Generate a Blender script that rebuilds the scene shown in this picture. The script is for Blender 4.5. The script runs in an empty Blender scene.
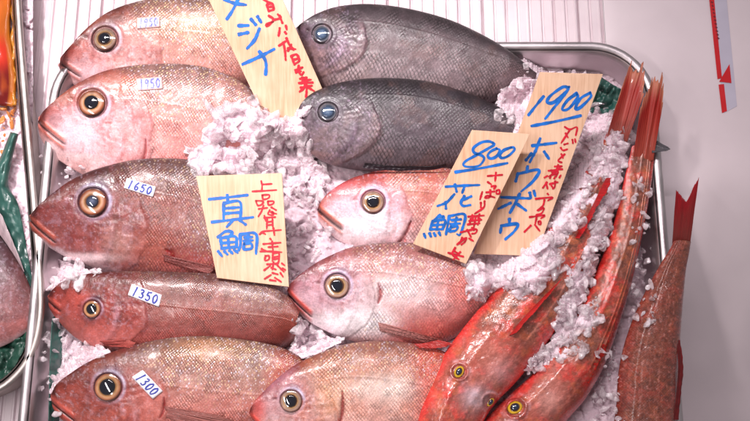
import bpy, math, random
import numpy as np
from mathutils import Vector

random.seed(7)
rng = np.random.default_rng(11)
scn = bpy.context.scene
COL = scn.collection

# ------------------------------------------------------------------ camera frame
TILT = math.radians(16.0)
DIST = 1.30
FPX = 1000.0
CAM = np.array([0.0, -DIST * math.sin(TILT), DIST * math.cos(TILT)])
AX_X = np.array([1.0, 0, 0])
AX_Y = np.array([0, math.cos(TILT), math.sin(TILT)])
AX_Z = np.array([0, -math.sin(TILT), math.cos(TILT)])
S = DIST / FPX                       # metres per photo pixel near the tray


def ray(px, py):
    px = np.asarray(px, float); py = np.asarray(py, float)
    a = (px - 375.0) / FPX; b = -(py - 210.5) / FPX
    return a[..., None] * AX_X + b[..., None] * AX_Y - AX_Z


def W(px, py, z):
    """world point at height z that the photograph shows at (px, py)"""
    d = ray(px, py)
    z = np.asarray(z, float)
    k = (z - CAM[2]) / d[..., 2]
    return CAM + d * k[..., None]


def proj(P):
    q = P - CAM
    x = q @ AX_X; y = q @ AX_Y; z = q @ AX_Z
    return 375.0 + FPX * x / -z, 210.5 - FPX * y / -z


# ------------------------------------------------------------------ small maths
def sm(e0, e1, x):
    t = np.clip((x - e0) / (e1 - e0), 0, 1)
    return t * t * (3 - 2 * t)


def lin(c):
    c = np.asarray(c, float) / 255.0
    return np.where(c <= 0.04045, c / 12.92, ((c + 0.055) / 1.055) ** 2.4)


def lin4(c):
    return tuple(lin(c)) + (1.0,)


_LAT = rng.random((256, 256))


def vnoise(x, y):
    xi = np.floor(x).astype(int); yi = np.floor(y).astype(int)
    fx = x - xi; fy = y - yi
    fx = fx * fx * (3 - 2 * fx); fy = fy * fy * (3 - 2 * fy)
    a = _LAT[xi & 255, yi & 255]; b = _LAT[(xi + 1) & 255, yi & 255]
    c = _LAT[xi & 255, (yi + 1) & 255]; d = _LAT[(xi + 1) & 255, (yi + 1) & 255]
    return (a * (1 - fx) + b * fx) * (1 - fy) + (c * (1 - fx) + d * fx) * fy


def fbm(x, y, n=4):
    s = 0; amp = 0.5; tot = 0
    for i in range(n):
        s = s + amp * vnoise(x * 2 ** i + 17.3 * i, y * 2 ** i + 9.1 * i); tot += amp; amp *= 0.55
    return s / tot


_JX = rng.random((256, 256)); _JY = rng.random((256, 256))


def worley(x, y):
    xi = np.floor(x).astype(int); yi = np.floor(y).astype(int)
    best = np.full(x.shape, 9.0); sec = np.full(x.shape, 9.0); idv = np.zeros(x.shape)
    for dx in (-1, 0, 1):
        for dy in (-1, 0, 1):
            cx = xi + dx; cy = yi + dy
            jx = _JX[cx & 255, cy & 255]; jy = _JY[cx & 255, cy & 255]
            d = np.hypot(cx + jx - x, cy + jy - y)
            nb = d < best
            sec = np.where(nb, best, np.minimum(sec, d))
            idv = np.where(nb, jx * 7.13 % 1, idv)
            best = np.minimum(best, d)
    return best, sec, idv


def spline(pts, n, closed=False):
    """Catmull-Rom through pts, resampled to n points evenly by length"""
    p = np.asarray(pts, float)
    if closed:
        p = np.vstack([p[-1:], p, p[:2]])
    else:
        p = np.vstack([2 * p[0] - p[1], p, 2 * p[-1] - p[-2]])
    out = []
    for i in range(1, len(p) - 2):
        t = np.linspace(0, 1, 24, endpoint=False)[:, None]
        a, b, c, d = p[i - 1], p[i], p[i + 1], p[i + 2]
        out.append(0.5 * (2 * b + (c - a) * t + (2 * a - 5 * b + 4 * c - d) * t ** 2 + (3 * b - a - 3 * c + d) * t ** 3))
    out = np.vstack(out + [p[-2][None]])
    L = np.r_[0, np.cumsum(np.linalg.norm(np.diff(out, axis=0), axis=1))]
    s = np.linspace(0, L[-1], n)
    return np.stack([np.interp(s, L, out[:, k]) for k in range(out.shape[1])], 1)


def ramp(t, stops):
    xs = [s[0] for s in stops]; cs = np.array([lin(s[1]) for s in stops])
    return np.stack([np.interp(t, xs, cs[:, k]) for k in range(3)], -1)


def mix(a, b, f):
    f = np.asarray(f)[..., None] if np.ndim(f) else f
    return a * (1 - f) + np.asarray(b) * f


# ------------------------------------------------------------------ objects
def mesh_np(name, V, polys, mat, parent=None, smooth=True, uv=None, col=None, msk=None):
    """polys: (M,k) int array, or list of such arrays"""
    if not isinstance(polys, list):
        polys = [polys]
    V = np.asarray(V, float)
    me = bpy.data.meshes.new(name)
    me.vertices.add(len(V)); me.vertices.foreach_set("co", V.astype(np.float32).ravel())
    loops = np.concatenate([p.ravel() for p in polys]).astype(np.int32)
    sizes = np.concatenate([np.full(len(p), p.shape[1]) for p in polys])
    starts = np.r_[0, np.cumsum(sizes)[:-1]].astype(np.int32)
    me.loops.add(len(loops)); me.loops.foreach_set("vertex_index", loops)
    me.polygons.add(len(sizes)); me.polygons.foreach_set("loop_start", starts)
    me.update(calc_edges=True)
    me.polygons.foreach_set("use_smooth", np.full(len(sizes), smooth, dtype=bool))
    if uv is not None:
        l = me.uv_layers.new(name="UVMap"); l.data.foreach_set("uv", np.asarray(uv, np.float32)[loops].ravel())
    for nm, arr in (("Col", col), ("Msk", msk)):
        if arr is not None:
            a = me.attributes.new(nm, 'FLOAT_COLOR', 'POINT')
            full = np.ones((len(V), 4), np.float32); full[:, :3] = arr
            a.data.foreach_set("color", full.ravel())
    me.validate()
    o = bpy.data.objects.new(name, me); COL.objects.link(o)
    me.materials.append(mat)
    if parent is not None:
        o.parent = parent
        o.matrix_parent_inverse = parent.matrix_basis.inverted()
    return o


def empty(name, label, cat, loc, group=None):
    o = bpy.data.objects.new(name, None); COL.objects.link(o)
    o.location = [float(v) for v in loc]; o.empty_display_size = 0.02
    tag(o, label, cat, group)
    return o


def tag(o, label=None, cat=None, group=None, kind=None):
    for k, v in (("label", label), ("category", cat), ("group", group), ("kind", kind)):
        if v: o[k] = v
    return o


def grid_quads(nu, nv, wrap_v=False, off=0):
    i = np.arange(nu - 1)[:, None]; j = np.arange(nv if wrap_v else nv - 1)[None, :]
    a = i * nv + j; b = i * nv + (j + 1) % nv
    q = np.stack([a, b, b + nv, a + nv], -1).reshape(-1, 4)
    return q + off


# ------------------------------------------------------------------ materials
def new_mat(name):
    m = bpy.data.materials.new(name); m.use_nodes = True
    nt = m.node_tree; b = nt.nodes["Principled BSDF"]
    return m, nt, b


def N(nt, t, **kw):
    n = nt.nodes.new(t)
    for k, v in kw.items():
        if k in n.inputs.keys() if hasattr(n, 'inputs') else False:
            n.inputs[k].default_value = v
        else:
            setattr(n, k, v)
    return n


def math_node(nt, op, a, b=None):
    n = nt.nodes.new("ShaderNodeMath"); n.operation = op
    for i, v in enumerate((a, b)):
        if v is None: continue
        if isinstance(v, (int, float)): n.inputs[i].default_value = v
        else: nt.links.new(v, n.inputs[i])
    return n.outputs[0]


def mixcol(nt, fac, a, b, blend='MIX'):
    n = nt.nodes.new("ShaderNodeMix"); n.data_type = 'RGBA'; n.blend_type = blend
    for s, v in ((0, fac), (6, a), (7, b)):
        if isinstance(v, (int, float)): n.inputs[s].default_value = v
        elif isinstance(v, tuple): n.inputs[s].default_value = v
        else: nt.links.new(v, n.inputs[s])
    return n.outputs[2]


def map_range(nt, v, a, b, c, d):
    n = nt.nodes.new("ShaderNodeMapRange")
    nt.links.new(v, n.inputs[0])
    for i, x in enumerate((a, b, c, d)): n.inputs[i + 1].default_value = x
    return n.outputs[0]


def skin_mat(name, sx, sy, bump, dark=0.62, light=1.25, glint=0.35, rough=0.34, coat=0.4, inv=False):
    """fish skin: painted attribute 'Col', overlapping scales laid out along the body by the UV map"""
    m, nt, b = new_mat(name)
    L = nt.links
    at = N(nt, "ShaderNodeAttribute", attribute_name="Col")
    mk = N(nt, "ShaderNodeAttribute", attribute_name="Msk")
    sep = nt.nodes.new("ShaderNodeSeparateColor"); L.new(mk.outputs["Color"], sep.inputs[0])
    scl, glint_msk, wet = sep.outputs[0], sep.outputs[1], sep.outputs[2]
    tc = nt.nodes.new("ShaderNodeTexCoord")
    # small wobble so that the scale rows are never ruler straight
    nz = N(nt, "ShaderNodeTexNoise"); nz.inputs["Scale"].default_value = 38
    L.new(tc.outputs["UV"], nz.inputs["Vector"])
    sub = nt.nodes.new("ShaderNodeVectorMath"); sub.operation = 'SUBTRACT'
    L.new(nz.outputs["Color"], sub.inputs[0]); sub.inputs[1].default_value = (.5, .5, .5)
    sc = nt.nodes.new("ShaderNodeVectorMath"); sc.operation = 'SCALE'; sc.inputs[3].default_value = 0.006
    L.new(sub.outputs[0], sc.inputs[0])
    ad = nt.nodes.new("ShaderNodeVectorMath"); ad.operation = 'ADD'
    L.new(tc.outputs["UV"], ad.inputs[0]); L.new(sc.outputs[0], ad.inputs[1])
    mp = nt.nodes.new("ShaderNodeMapping")
    mp.inputs["Scale"].default_value = (1 / sx, 1 / sy, 1)
    mp.inputs["Rotation"].default_value = (0, 0, math.radians(45))
    L.new(ad.outputs[0], mp.inputs["Vector"])
    vo = nt.nodes.new("ShaderNodeTexVoronoi"); vo.voronoi_dimensions = '2D'
    vo.inputs["Scale"].default_value = 1.0; vo.inputs["Randomness"].default_value = 0.26
    L.new(mp.outputs[0], vo.inputs["Vector"])
    df = nt.nodes.new("ShaderNodeVectorMath"); df.operation = 'SUBTRACT'
    L.new(mp.outputs[0], df.inputs[0]); L.new(vo.outputs["Position"], df.inputs[1])
    dt = nt.nodes.new("ShaderNodeVectorMath"); dt.operation = 'DOT_PRODUCT'
    L.new(df.outputs[0], dt.inputs[0]); dt.inputs[1].default_value = (0.7071, 0.7071, 0)
    along = dt.outputs["Value"]                       # -0.7 front .. 0.7 rear edge of the scale
    ramp_ = map_range(nt, along, -0.6, 0.62, 0.0, 1.0)
    dist = vo.outputs["Distance"]
    dome = map_range(nt, dist, 0.0, 0.7, 1.0, 0.0)
    hgt = math_node(nt, 'ADD', math_node(nt, 'MULTIPLY', ramp_, 0.8), math_node(nt, 'MULTIPLY', dome, 0.45))
    # scale colour: random tone, front darkened as shade from the scale ahead
    shade = map_range(nt, hgt, 0.15, 1.05, dark, light) if not inv else map_range(nt, dist, 0.12, 0.5, dark, light)
    sepc = nt.nodes.new("ShaderNodeSeparateColor"); L.new(vo.outputs["Color"], sepc.inputs[0])
    rnd = map_range(nt, sepc.outputs[0], 0, 1, 0.76, 1.24)
    shade = math_node(nt, 'MULTIPLY', shade, rnd)
    cmb = nt.nodes.new("ShaderNodeCombineColor")
    for i in range(3): L.new(shade, cmb.inputs[i])
    scaled = mixcol(nt, scl, at.outputs["Color"], mixcol(nt, 1.0, at.outputs["Color"], cmb.outputs[0], 'MULTIPLY'))
    # gold and lilac highlights painted onto single scales
    g = math_node(nt, 'MULTIPLY', map_range(nt, sepc.outputs[1], 0.45, 1.0, 0.0, 1.0), glint_msk)
    g = math_node(nt, 'MULTIPLY', g, map_range(nt, hgt, 0.45, 0.95, 0.0, 1.0))
    gc = mixcol(nt, map_range(nt, sepc.outputs[2], .35, .65, 0, 1), lin4((236, 206, 158)), lin4((226, 220, 236)))
    colr = mixcol(nt, math_node(nt, 'MULTIPLY', g, 0.85), scaled, gc)
    # fine grain
    n2 = N(nt, "ShaderNodeTexNoise"); n2.inputs["Scale"].default_value = 420; n2.inputs["Detail"].default_value = 3
    L.new(tc.outputs["UV"], n2.inputs["Vector"])
    gr = map_range(nt, n2.outputs["Fac"], 0.3, 0.7, 0.83, 1.17)
    cm2 = nt.nodes.new("ShaderNodeCombineColor")
    for i in range(3): L.new(gr, cm2.inputs[i])
    colr = mixcol(nt, 1.0, colr, cm2.outputs[0], 'MULTIPLY')
    L.new(colr, b.inputs["Base Color"])
    n3 = N(nt, "ShaderNodeTexNoise"); n3.inputs["Scale"].default_value = 45; n3.inputs["Detail"].default_value = 4
    L.new(tc.outputs["UV"], n3.inputs["Vector"])
    rg = math_node(nt, 'ADD', map_range(nt, n3.outputs["Fac"], 0.3, 0.7, rough - 0.1, rough + 0.12), math_node(nt, 'MULTIPLY', g, -0.12))
    L.new(rg, b.inputs["Roughness"])
    L.new(math_node(nt, 'MULTIPLY', g, glint), b.inputs["Metallic"])
    b.inputs["Coat Weight"].default_value = coat; b.inputs["Coat Roughness"].default_value = 0.16
    b.inputs["Specular IOR Level"].default_value = 0.45
    b1 = nt.nodes.new("ShaderNodeBump"); b1.inputs["Distance"].default_value = 0.0016
    L.new(math_node(nt, 'MULTIPLY', hgt, scl), b1.inputs["Height"]); b1.inputs["Strength"].default_value = bump
    b2 = nt.nodes.new("ShaderNodeBump"); b2.inputs["Distance"].default_value = 0.0006; b2.inputs["Strength"].default_value = 0.5
    L.new(n2.outputs["Fac"], b2.inputs["Height"]); L.new(b1.outputs[0], b2.inputs["Normal"])
    vd = nt.nodes.new("ShaderNodeTexVoronoi"); vd.voronoi_dimensions = '2D'; vd.inputs["Scale"].default_value = 150
    L.new(tc.outputs["UV"], vd.inputs["Vector"])
    sd_ = nt.nodes.new("ShaderNodeSeparateColor"); L.new(vd.outputs["Color"], sd_.inputs[0])
    drop = math_node(nt, 'MULTIPLY', map_range(nt, vd.outputs["Distance"], 0.05, 0.26, 1, 0), math_node(nt, 'GREATER_THAN', sd_.outputs[0], 0.80))
    b3 = nt.nodes.new("ShaderNodeBump"); b3.inputs["Distance"].default_value = 0.0016; b3.inputs["Strength"].default_value = 0.15
    L.new(drop, b3.inputs["Height"]); L.new(b2.outputs[0], b3.inputs["Normal"])
    b4 = nt.nodes.new("ShaderNodeBump"); b4.inputs["Distance"].default_value = 0.0012; b4.inputs["Strength"].default_value = 0.22
    L.new(math_node(nt, 'MULTIPLY', hgt, scl), b4.inputs["Height"])
    L.new(b3.outputs[0], b.inputs["Normal"]); L.new(b4.outputs[0], b.inputs["Coat Normal"])
    return m


def attr_mat(name, rough=0.3, coat=0.0, bump=0.0, bscale=300, spec=0.5, trans=0.0, coat_r=0.03):
    m, nt, b = new_mat(name)
    at = N(nt, "ShaderNodeAttribute", attribute_name="Col")
    nt.links.new(at.outputs["Color"], b.inputs["Base Color"])
    b.inputs["Roughness"].default_value = rough; b.inputs["Coat Weight"].default_value = coat
    b.inputs["Coat Roughness"].default_value = coat_r; b.inputs["Specular IOR Level"].default_value = spec
    if bump:
        n = N(nt, "ShaderNodeTexNoise"); n.inputs["Scale"].default_value = bscale; n.inputs["Detail"].default_value = 4
        tc = nt.nodes.new("ShaderNodeTexCoord"); nt.links.new(tc.outputs["Object"], n.inputs["Vector"])
        bm = nt.nodes.new("ShaderNodeBump"); bm.inputs["Strength"].default_value = bump; bm.inputs["Distance"].default_value = 0.001
        nt.links.new(n.outputs["Fac"], bm.inputs["Height"]); nt.links.new(bm.outputs[0], b.inputs["Normal"])
    if trans:
        tr = nt.nodes.new("ShaderNodeBsdfTranslucent"); nt.links.new(at.outputs["Color"], tr.inputs[0])
        mx = nt.nodes.new("ShaderNodeMixShader"); mx.inputs[0].default_value = trans
        nt.links.new(b.outputs[0], mx.inputs[1]); nt.links.new(tr.outputs[0], mx.inputs[2])
        nt.links.new(mx.outputs[0], nt.nodes["Material Output"].inputs[0])
    return m


def plain_mat(name, c, rough=0.5, metal=0.0, var=0.1, vscale=30, bump=0.0, bscale=200, coat=0.0, stretch=(1, 1, 1)):
    m, nt, b = new_mat(name)
    tc = nt.nodes.new("ShaderNodeTexCoord"); mp = nt.nodes.new("ShaderNodeMapping"); mp.inputs["Scale"].default_value = stretch
    nt.links.new(tc.outputs["Object"], mp.inputs[0])
    n = N(nt, "ShaderNodeTexNoise"); n.inputs["Scale"].default_value = vscale; n.inputs["Detail"].default_value = 6
    nt.links.new(mp.outputs[0], n.inputs["Vector"])
    f = map_range(nt, n.outputs["Fac"], 0.3, 0.7, 1 - var, 1 + var)
    cc = nt.nodes.new("ShaderNodeCombineColor")
    for i in range(3): nt.links.new(f, cc.inputs[i])
    nt.links.new(mixcol(nt, 1.0, lin4(c), cc.outputs[0], 'MULTIPLY'), b.inputs["Base Color"])
    nt.links.new(map_range(nt, n.outputs["Fac"], 0.3, 0.7, rough - 0.08, rough + 0.1), b.inputs["Roughness"])
    b.inputs["Metallic"].default_value = metal; b.inputs["Coat Weight"].default_value = coat
    if bump:
        n2 = N(nt, "ShaderNodeTexNoise"); n2.inputs["Scale"].default_value = bscale; n2.inputs["Detail"].default_value = 5
        nt.links.new(mp.outputs[0], n2.inputs["Vector"])
        bm = nt.nodes.new("ShaderNodeBump"); bm.inputs["Strength"].default_value = bump; bm.inputs["Distance"].default_value = 0.002
        nt.links.new(n2.outputs["Fac"], bm.inputs["Height"]); nt.links.new(bm.outputs[0], b.inputs["Normal"])
    return m


M_BREAM = skin_mat("bream_skin", 0.0040, 0.0037, 0.75, dark=.60, light=1.34, glint=0.3, rough=.36, coat=.16)
M_FINE = skin_mat("fine_bream_skin", 0.0032, 0.0029, 0.6, dark=.70, light=1.26, glint=0.25, rough=.35, coat=.18)
M_SILVER = skin_mat("silver_bream_skin", 0.0043, 0.0041, 0.8, dark=0.56, light=1.34, glint=0.35, rough=.34, coat=.16)
M_GREY = skin_mat("dark_fish_skin", 0.0047, 0.0045, 0.7, dark=0.28, light=1.55, glint=0.05, rough=0.44, coat=.08)
M_GURN = skin_mat("gurnard_skin", 0.0030, 0.0026, 0.3, dark=0.85, light=1.1, glint=0.1, rough=0.26, coat=0.5)
M_EYE = attr_mat("fish_eye", 0.12, 1.0, coat_r=0.02)
M_PUPIL = attr_mat("fish_pupil", 0.05, 1.0, coat_r=0.02)
M_FIN = attr_mat("fin_membrane", 0.42, 0.15, 0.2, 500, trans=0.4)


def steel_mat(name, c, rough):
    m = plain_mat(name, c, rough, 1.0, 0.12, 25, 0.05, 400)
    return m


M_STEEL = steel_mat("stainless_steel", (196, 188, 190), 0.42)
M_STEEL_DULL = steel_mat("worn_steel", (176, 166, 162), 0.46)


def ice_mat(name, c, trans, sss, rough=0.22):
    m, nt, b = new_mat(name)
    tc = nt.nodes.new("ShaderNodeTexCoord")
    n = N(nt, "ShaderNodeTexNoise"); n.inputs["Scale"].default_value = 90; n.inputs["Detail"].default_value = 8
    nt.links.new(tc.outputs["Object"], n.inputs["Vector"])
    a = lin4(c); d = tuple(x * 0.92 for x in a[:3]) + (1,)
    nt.links.new(mixcol(nt, map_range(nt, n.outputs["Fac"], 0.35, 0.65, 0, 1), d, a), b.inputs["Base Color"])
    b.inputs["Roughness"].default_value = rough
    b.inputs["IOR"].default_value = 1.31
    b.inputs["Transmission Weight"].default_value = trans
    b.inputs["Subsurface Weight"].default_value = sss
    b.inputs["Subsurface Radius"].default_value = (1.0, 0.85, 0.9)
    b.inputs["Subsurface Scale"].default_value = 0.009
    n2 = N(nt, "ShaderNodeTexNoise"); n2.inputs["Scale"].default_value = 700; n2.inputs["Detail"].default_value = 5
    nt.links.new(tc.outputs["Object"], n2.inputs["Vector"])
    bm = nt.nodes.new("ShaderNodeBump"); bm.inputs["Strength"].default_value = 0.5; bm.inputs["Distance"].default_value = 0.0012
    nt.links.new(n2.outputs["Fac"], bm.inputs["Height"]); nt.links.new(bm.outputs[0], b.inputs["Normal"])
    return m


M_ICE = ice_mat("packed_ice", (238, 216, 225), 0.0, 0.55, .08)


def chip_mat():
    """clear and cloudy ice: part see-through, part milky, wet on the outside"""
    m, nt, b = new_mat("ice_chips"); L = nt.links
    tc = nt.nodes.new("ShaderNodeTexCoord")
    n = N(nt, "ShaderNodeTexNoise"); n.inputs["Scale"].default_value = 110; n.inputs["Detail"].default_value = 6
    L.new(tc.outputs["Object"], n.inputs["Vector"])
    n2 = N(nt, "ShaderNodeTexNoise"); n2.inputs["Scale"].default_value = 420; n2.inputs["Detail"].default_value = 4
    L.new(tc.outputs["Object"], n2.inputs["Vector"])
    bm = nt.nodes.new("ShaderNodeBump"); bm.inputs["Strength"].default_value = .5; bm.inputs["Distance"].default_value = .002
    L.new(n2.outputs["Fac"], bm.inputs["Height"])
    b.inputs["Base Color"].default_value = lin4((246, 230, 236)); b.inputs["Roughness"].default_value = .07
    b.inputs["Subsurface Weight"].default_value = .5; b.inputs["Subsurface Radius"].default_value = (1, .9, .93); b.inputs["Subsurface Scale"].default_value = .009
    b.inputs["Specular IOR Level"].default_value = .75; b.inputs["Coat Weight"].default_value = .5; b.inputs["Coat Roughness"].default_value = .03; L.new(bm.outputs[0], b.inputs["Normal"])
    tr = nt.nodes.new("ShaderNodeBsdfTransparent"); tr.inputs[0].default_value = (.985, .97, .975, 1)
    mx = nt.nodes.new("ShaderNodeMixShader"); L.new(map_range(nt, n.outputs["Fac"], .36, .64, .15, .85), mx.inputs[0])
    L.new(b.outputs[0], mx.inputs[1]); L.new(tr.outputs[0], mx.inputs[2])
    L.new(mx.outputs[0], nt.nodes["Material Output"].inputs[0])
    return m


M_CHIP = chip_mat()
M_BED = ice_mat("wet_ice_bed", (206, 184, 193), 0.0, 0.5, .10)

# ------------------------------------------------------------------ world, lamps, camera
w = bpy.data.worlds.new("World"); scn.world = w; w.use_nodes = True
w.node_tree.nodes["Background"].inputs[0].default_value = (0.95, 0.87, 0.89, 1)
w.node_tree.nodes["Background"].inputs[1].default_value = 0.30


def lamp(name, kind, loc, target, energy, color, **kw):
    l = bpy.data.lights.new(name, kind); l.energy = energy; l.color = color
    for k, v in kw.items(): setattr(l, k, v)
    o = bpy.data.objects.new(name, l); COL.objects.link(o); o.location = loc
    o.rotation_euler = (Vector(target) - Vector(loc)).to_track_quat('-Z', 'Y').to_euler()
    return o


lamp("market_lamp", 'SPOT', (-0.62, 0.66, 1.35), (-0.18, 0.12, 0), 118, (1, 0.93, 0.92), spot_size=math.radians(43), spot_blend=1.0, shadow_soft_size=0.06)
lamp("ceiling_tube", 'AREA', (-0.15, 0.8, 1.7), (-0.12, 0.1, 0), 3.2, (1, 0.9, 0.94), shape='RECTANGLE', size=1.0, size_y=0.06, spread=math.radians(64))
lamp("front_tube", 'AREA', (-0.75, -0.3, 1.5), (-0.24, 0.02, 0), 2.0, (1, 0.92, 0.92), shape='RECTANGLE', size=0.9, size_y=0.06, spread=math.radians(64))

cam = bpy.data.cameras.new("Camera"); co = bpy.data.objects.new("Camera", cam); COL.objects.link(co)
co.location = CAM; co.rotation_euler = (TILT, 0, 0)
cam.sensor_width = 36; cam.lens = 36 * FPX / 750; cam.clip_end = 50; cam.clip_start = 0.01
scn.camera = co
scn.view_settings.view_transform = 'Standard'
scn.view_settings.look = 'None'
scn.view_settings.exposure = 0
scn.render.resolution_x = 1024; scn.render.resolution_y = 575
scn.cycles.transparent_max_bounces = 16; scn.cycles.max_bounces = 10; scn.cycles.transmission_bounces = 8

# ------------------------------------------------------------------ setting
ZC = -0.066                                   # counter top


def ribbed_counter():
    m, nt, b = new_mat("ribbed_white_plastic")
    tc = nt.nodes.new("ShaderNodeTexCoord")
    n = N(nt, "ShaderNodeTexNoise"); n.inputs["Scale"].default_value = 9; n.inputs["Detail"].default_value = 6
    nt.links.new(tc.outputs["Object"], n.inputs[0])
    nt.links.new(mixcol(nt, map_range(nt, n.outputs[0], .35, .65, 0, 1), lin4((214, 196, 202)), lin4((232, 218, 222))), b.inputs["Base Color"])
    b.inputs["Roughness"].default_value = 0.38
    x0 = -0.9; x1 = float(W(604, 20, ZC)[0])
    period = 0.0345
    xs = []; zs = []
    x = x1
    prof = [(0, 0), (.02, 0.0), (.05, -.0045), (.10, -.0045), (.16, .0012), (.21, .0014), (.26, .0), (.50, 0.0), (.53, -.0026), (.60, -.0026), (.64, .0012), (.70, .0012), (.74, 0.0)]
    k = 0
    while x > x0:
        j = 1 + 0.0 * k
        for (p, z) in prof:
            deep = 1.6 if (k % 4 == 1 and p < .3) else (0.6 if k % 4 == 3 else 1.0)
            xs.append(x - p * period); zs.append(ZC + z * deep)
        x -= period; k += 1
    xs.append(x); zs.append(ZC)
    xs = np.array(xs)[::-1]; zs = np.array(zs)[::-1]
    n = len(xs)
    V = np.vstack([np.c_[xs, np.full(n, -0.75), zs], np.c_[xs, np.full(n, 0.8), zs]])
    i = np.arange(n - 1)
    q = np.stack([i, i + 1, i + 1 + n, i + n], 1)
    o = mesh_np("counter", V, q, m, smooth=False)
    tag(o, kind='structure')
    # smooth panel to the right; its downward slope is added to darken that corner
    mp = plain_mat("smooth_panel", (222, 208, 212), 0.42, 0, 0.08, 7, 0.06, 40)
    xa = x1 + 0.0005; ys = np.linspace(-.75, .8, 120); xx = np.linspace(xa, 1.0, 60)
    X, Y = np.meshgrid(xx, ys, indexing='ij')
    Z = ZC - .75 * (np.where(Y < .07, (.07 - Y), 0) ** 2 / (.10 + np.where(Y < .07, .07 - Y, 0))) + 0.0015 - 0.0015 * np.exp(-((X - xa) / .004)) + .0008 * fbm(X * 9, Y * 9, 2)
    o2 = mesh_np("panel", np.stack([X, Y, Z], -1).reshape(-1, 3), grid_quads(60, 120), mp)
    tag(o2, kind='structure')


ribbed_counter()


def offset_loop(P, d):
    """P closed (n,2) counter-clockwise; outward offset d"""
    T = np.roll(P, -1, 0) - np.roll(P, 1, 0)
    T /= np.linalg.norm(T, axis=1)[:, None]
    Nn = np.c_[T[:, 1], -T[:, 0]]
    return P + Nn * d


def make_tray(loop, name, label, depth, mat, wall_in=0.02, rimw=0.0125):
    """pressed sheet-steel tray: pan with a rolled rim as a child"""
    c = loop.mean(0)
    root = empty(name, label, "tray", (c[0], c[1], -depth))
    n = len(loop)

    def sweep(nm, prof, cap=False, close=False):
        V = np.vstack([np.c_[offset_loop(loop, o_), np.full(n, z)] for o_, z in prof])
        i = np.arange(n); m_ = len(prof)
        q = []
        for k in range(m_ if close else m_ - 1):
            a = k * n + i; b = k * n + (i + 1) % n; k2 = (k + 1) % m_
            q.append(np.stack([a, b, k2 * n + (i + 1) % n, k2 * n + i], 1))
        polys = [np.vstack(q)]
        if cap:
            V = np.vstack([V, [[c[0], c[1], prof[0][1]]]])
            polys.append(np.stack([i, (i + 1) % n, np.full(n, len(V) - 1)], 1)[:, ::-1])
        mesh_np(nm, V, polys, mat, root)
    pan = [(-wall_in, -depth), (-wall_in + .004, -depth + .0006), (-wall_in + .009, -depth + .005), (-.006, -.012), (-.003, -.004), (-.001, -.0022)]
    sweep("pan", pan, cap=True)
    r = rimw / 2
    ring = [(r + (r) * math.cos(t), -0.0048 + .0046 * math.sin(t)) for t in np.linspace(math.pi, -math.pi, 15)[:-1]]
    sweep("rim", ring, close=True)
    fl = [(rimw * .55, -.0085), (rimw * .5, -.016), (0.002, -depth + .004), (-.004, -depth - .001)]
    sweep("outer_wall", fl)
    return root


def rounded_rect(x0, x1, y0, y1, r, n=14):
    pts = []
    for cx, cy, a0 in ((x1 - r, y0 + r, -90), (x1 - r, y1 - r, 0), (x0 + r, y1 - r, 90), (x0 + r, y0 + r, 180)):
        for k in range(n + 1):
            a = math.radians(a0 + 90 * k / n)
            pts.append((cx + r * math.cos(a), cy + r * math.sin(a)))
    P = np.array(pts)
    # resample evenly
    Q = np.vstack([P, P[:1]]); L = np.r_[0, np.cumsum(np.linalg.norm(np.diff(Q, axis=0), axis=1))]
    s = np.linspace(0, L[-1], 260, endpoint=False)
    return np.c_[np.interp(s, L, Q[:, 0]), np.interp(s, L, Q[:, 1])]


XL = float(np.mean([W(54, 120, 0)[0], W(30, 400, 0)[0]])); XR = float(np.mean([W(651, 160, 0)[0], W(675, 400, 0)[0]]))
YT = float(W(400, 49, 0)[1]); YB = float(W(400, 500, 0)[1])
TR = 0.072
main_loop = rounded_rect(XL, XR, YB, YT, TR)
make_tray(main_loop, "fish_tray", "large shallow stainless steel tray filled with crushed ice and whole fish", 0.062, M_STEEL)

nl = [(10, -60), (14, 20), (20, 100), (29, 205), (35, 285), (34, 322), (26, 352), (10, 374), (-12, 388), (-60, 402), (-150, 405), (-210, 340), (-220, 100), (-215, -60), (-180, -100), (-40, -100)]
nw = W([p[0] for p in nl], [p[1] for p in nl], 0.0)[:, :2]
nw = spline(np.vstack([nw, nw[:1]]), 261)[:-1][::-1]
area = np.sum(nw[:, 0] * np.roll(nw[:, 1], -1) - np.roll(nw[:, 0], -1) * nw[:, 1])
if area < 0: nw = nw[::-1]
make_tray(nw, "fish_tray", "second steel tray at the left edge, mostly out of the frame, lined with green sheet", 0.062, M_STEEL_DULL, wall_in=0.006, rimw=0.0105)

# ------------------------------------------------------------------ fish
HM = np.full((470, 850), -0.05)              # height map over photo pixels (offset 50, 25) to lay things on what is below


def blur(Z, n):
    for _ in range(n):
        Z = (Z + np.roll(Z, 1, 0) + np.roll(Z, -1, 0) + np.roll(Z, 1, 1) + np.roll(Z, -1, 1)) / 5
    return Z


def hm_add(P):
    x, y = proj(P)
    ix = np.round(x + 50).astype(int); iy = np.round(y + 25).astype(int)
    ok = (ix >= 0) & (ix < 850) & (iy >= 0) & (iy < 470)
    np.maximum.at(HM, (iy[ok], ix[ok]), P[ok, 2])


def hm_get(x, y):
    ix = np.clip(np.round(np.asarray(x) + 50).astype(int), 0, 849); iy = np.clip(np.round(np.asarray(y) + 25).astype(int), 0, 469)
    return HM[iy, ix]


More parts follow.
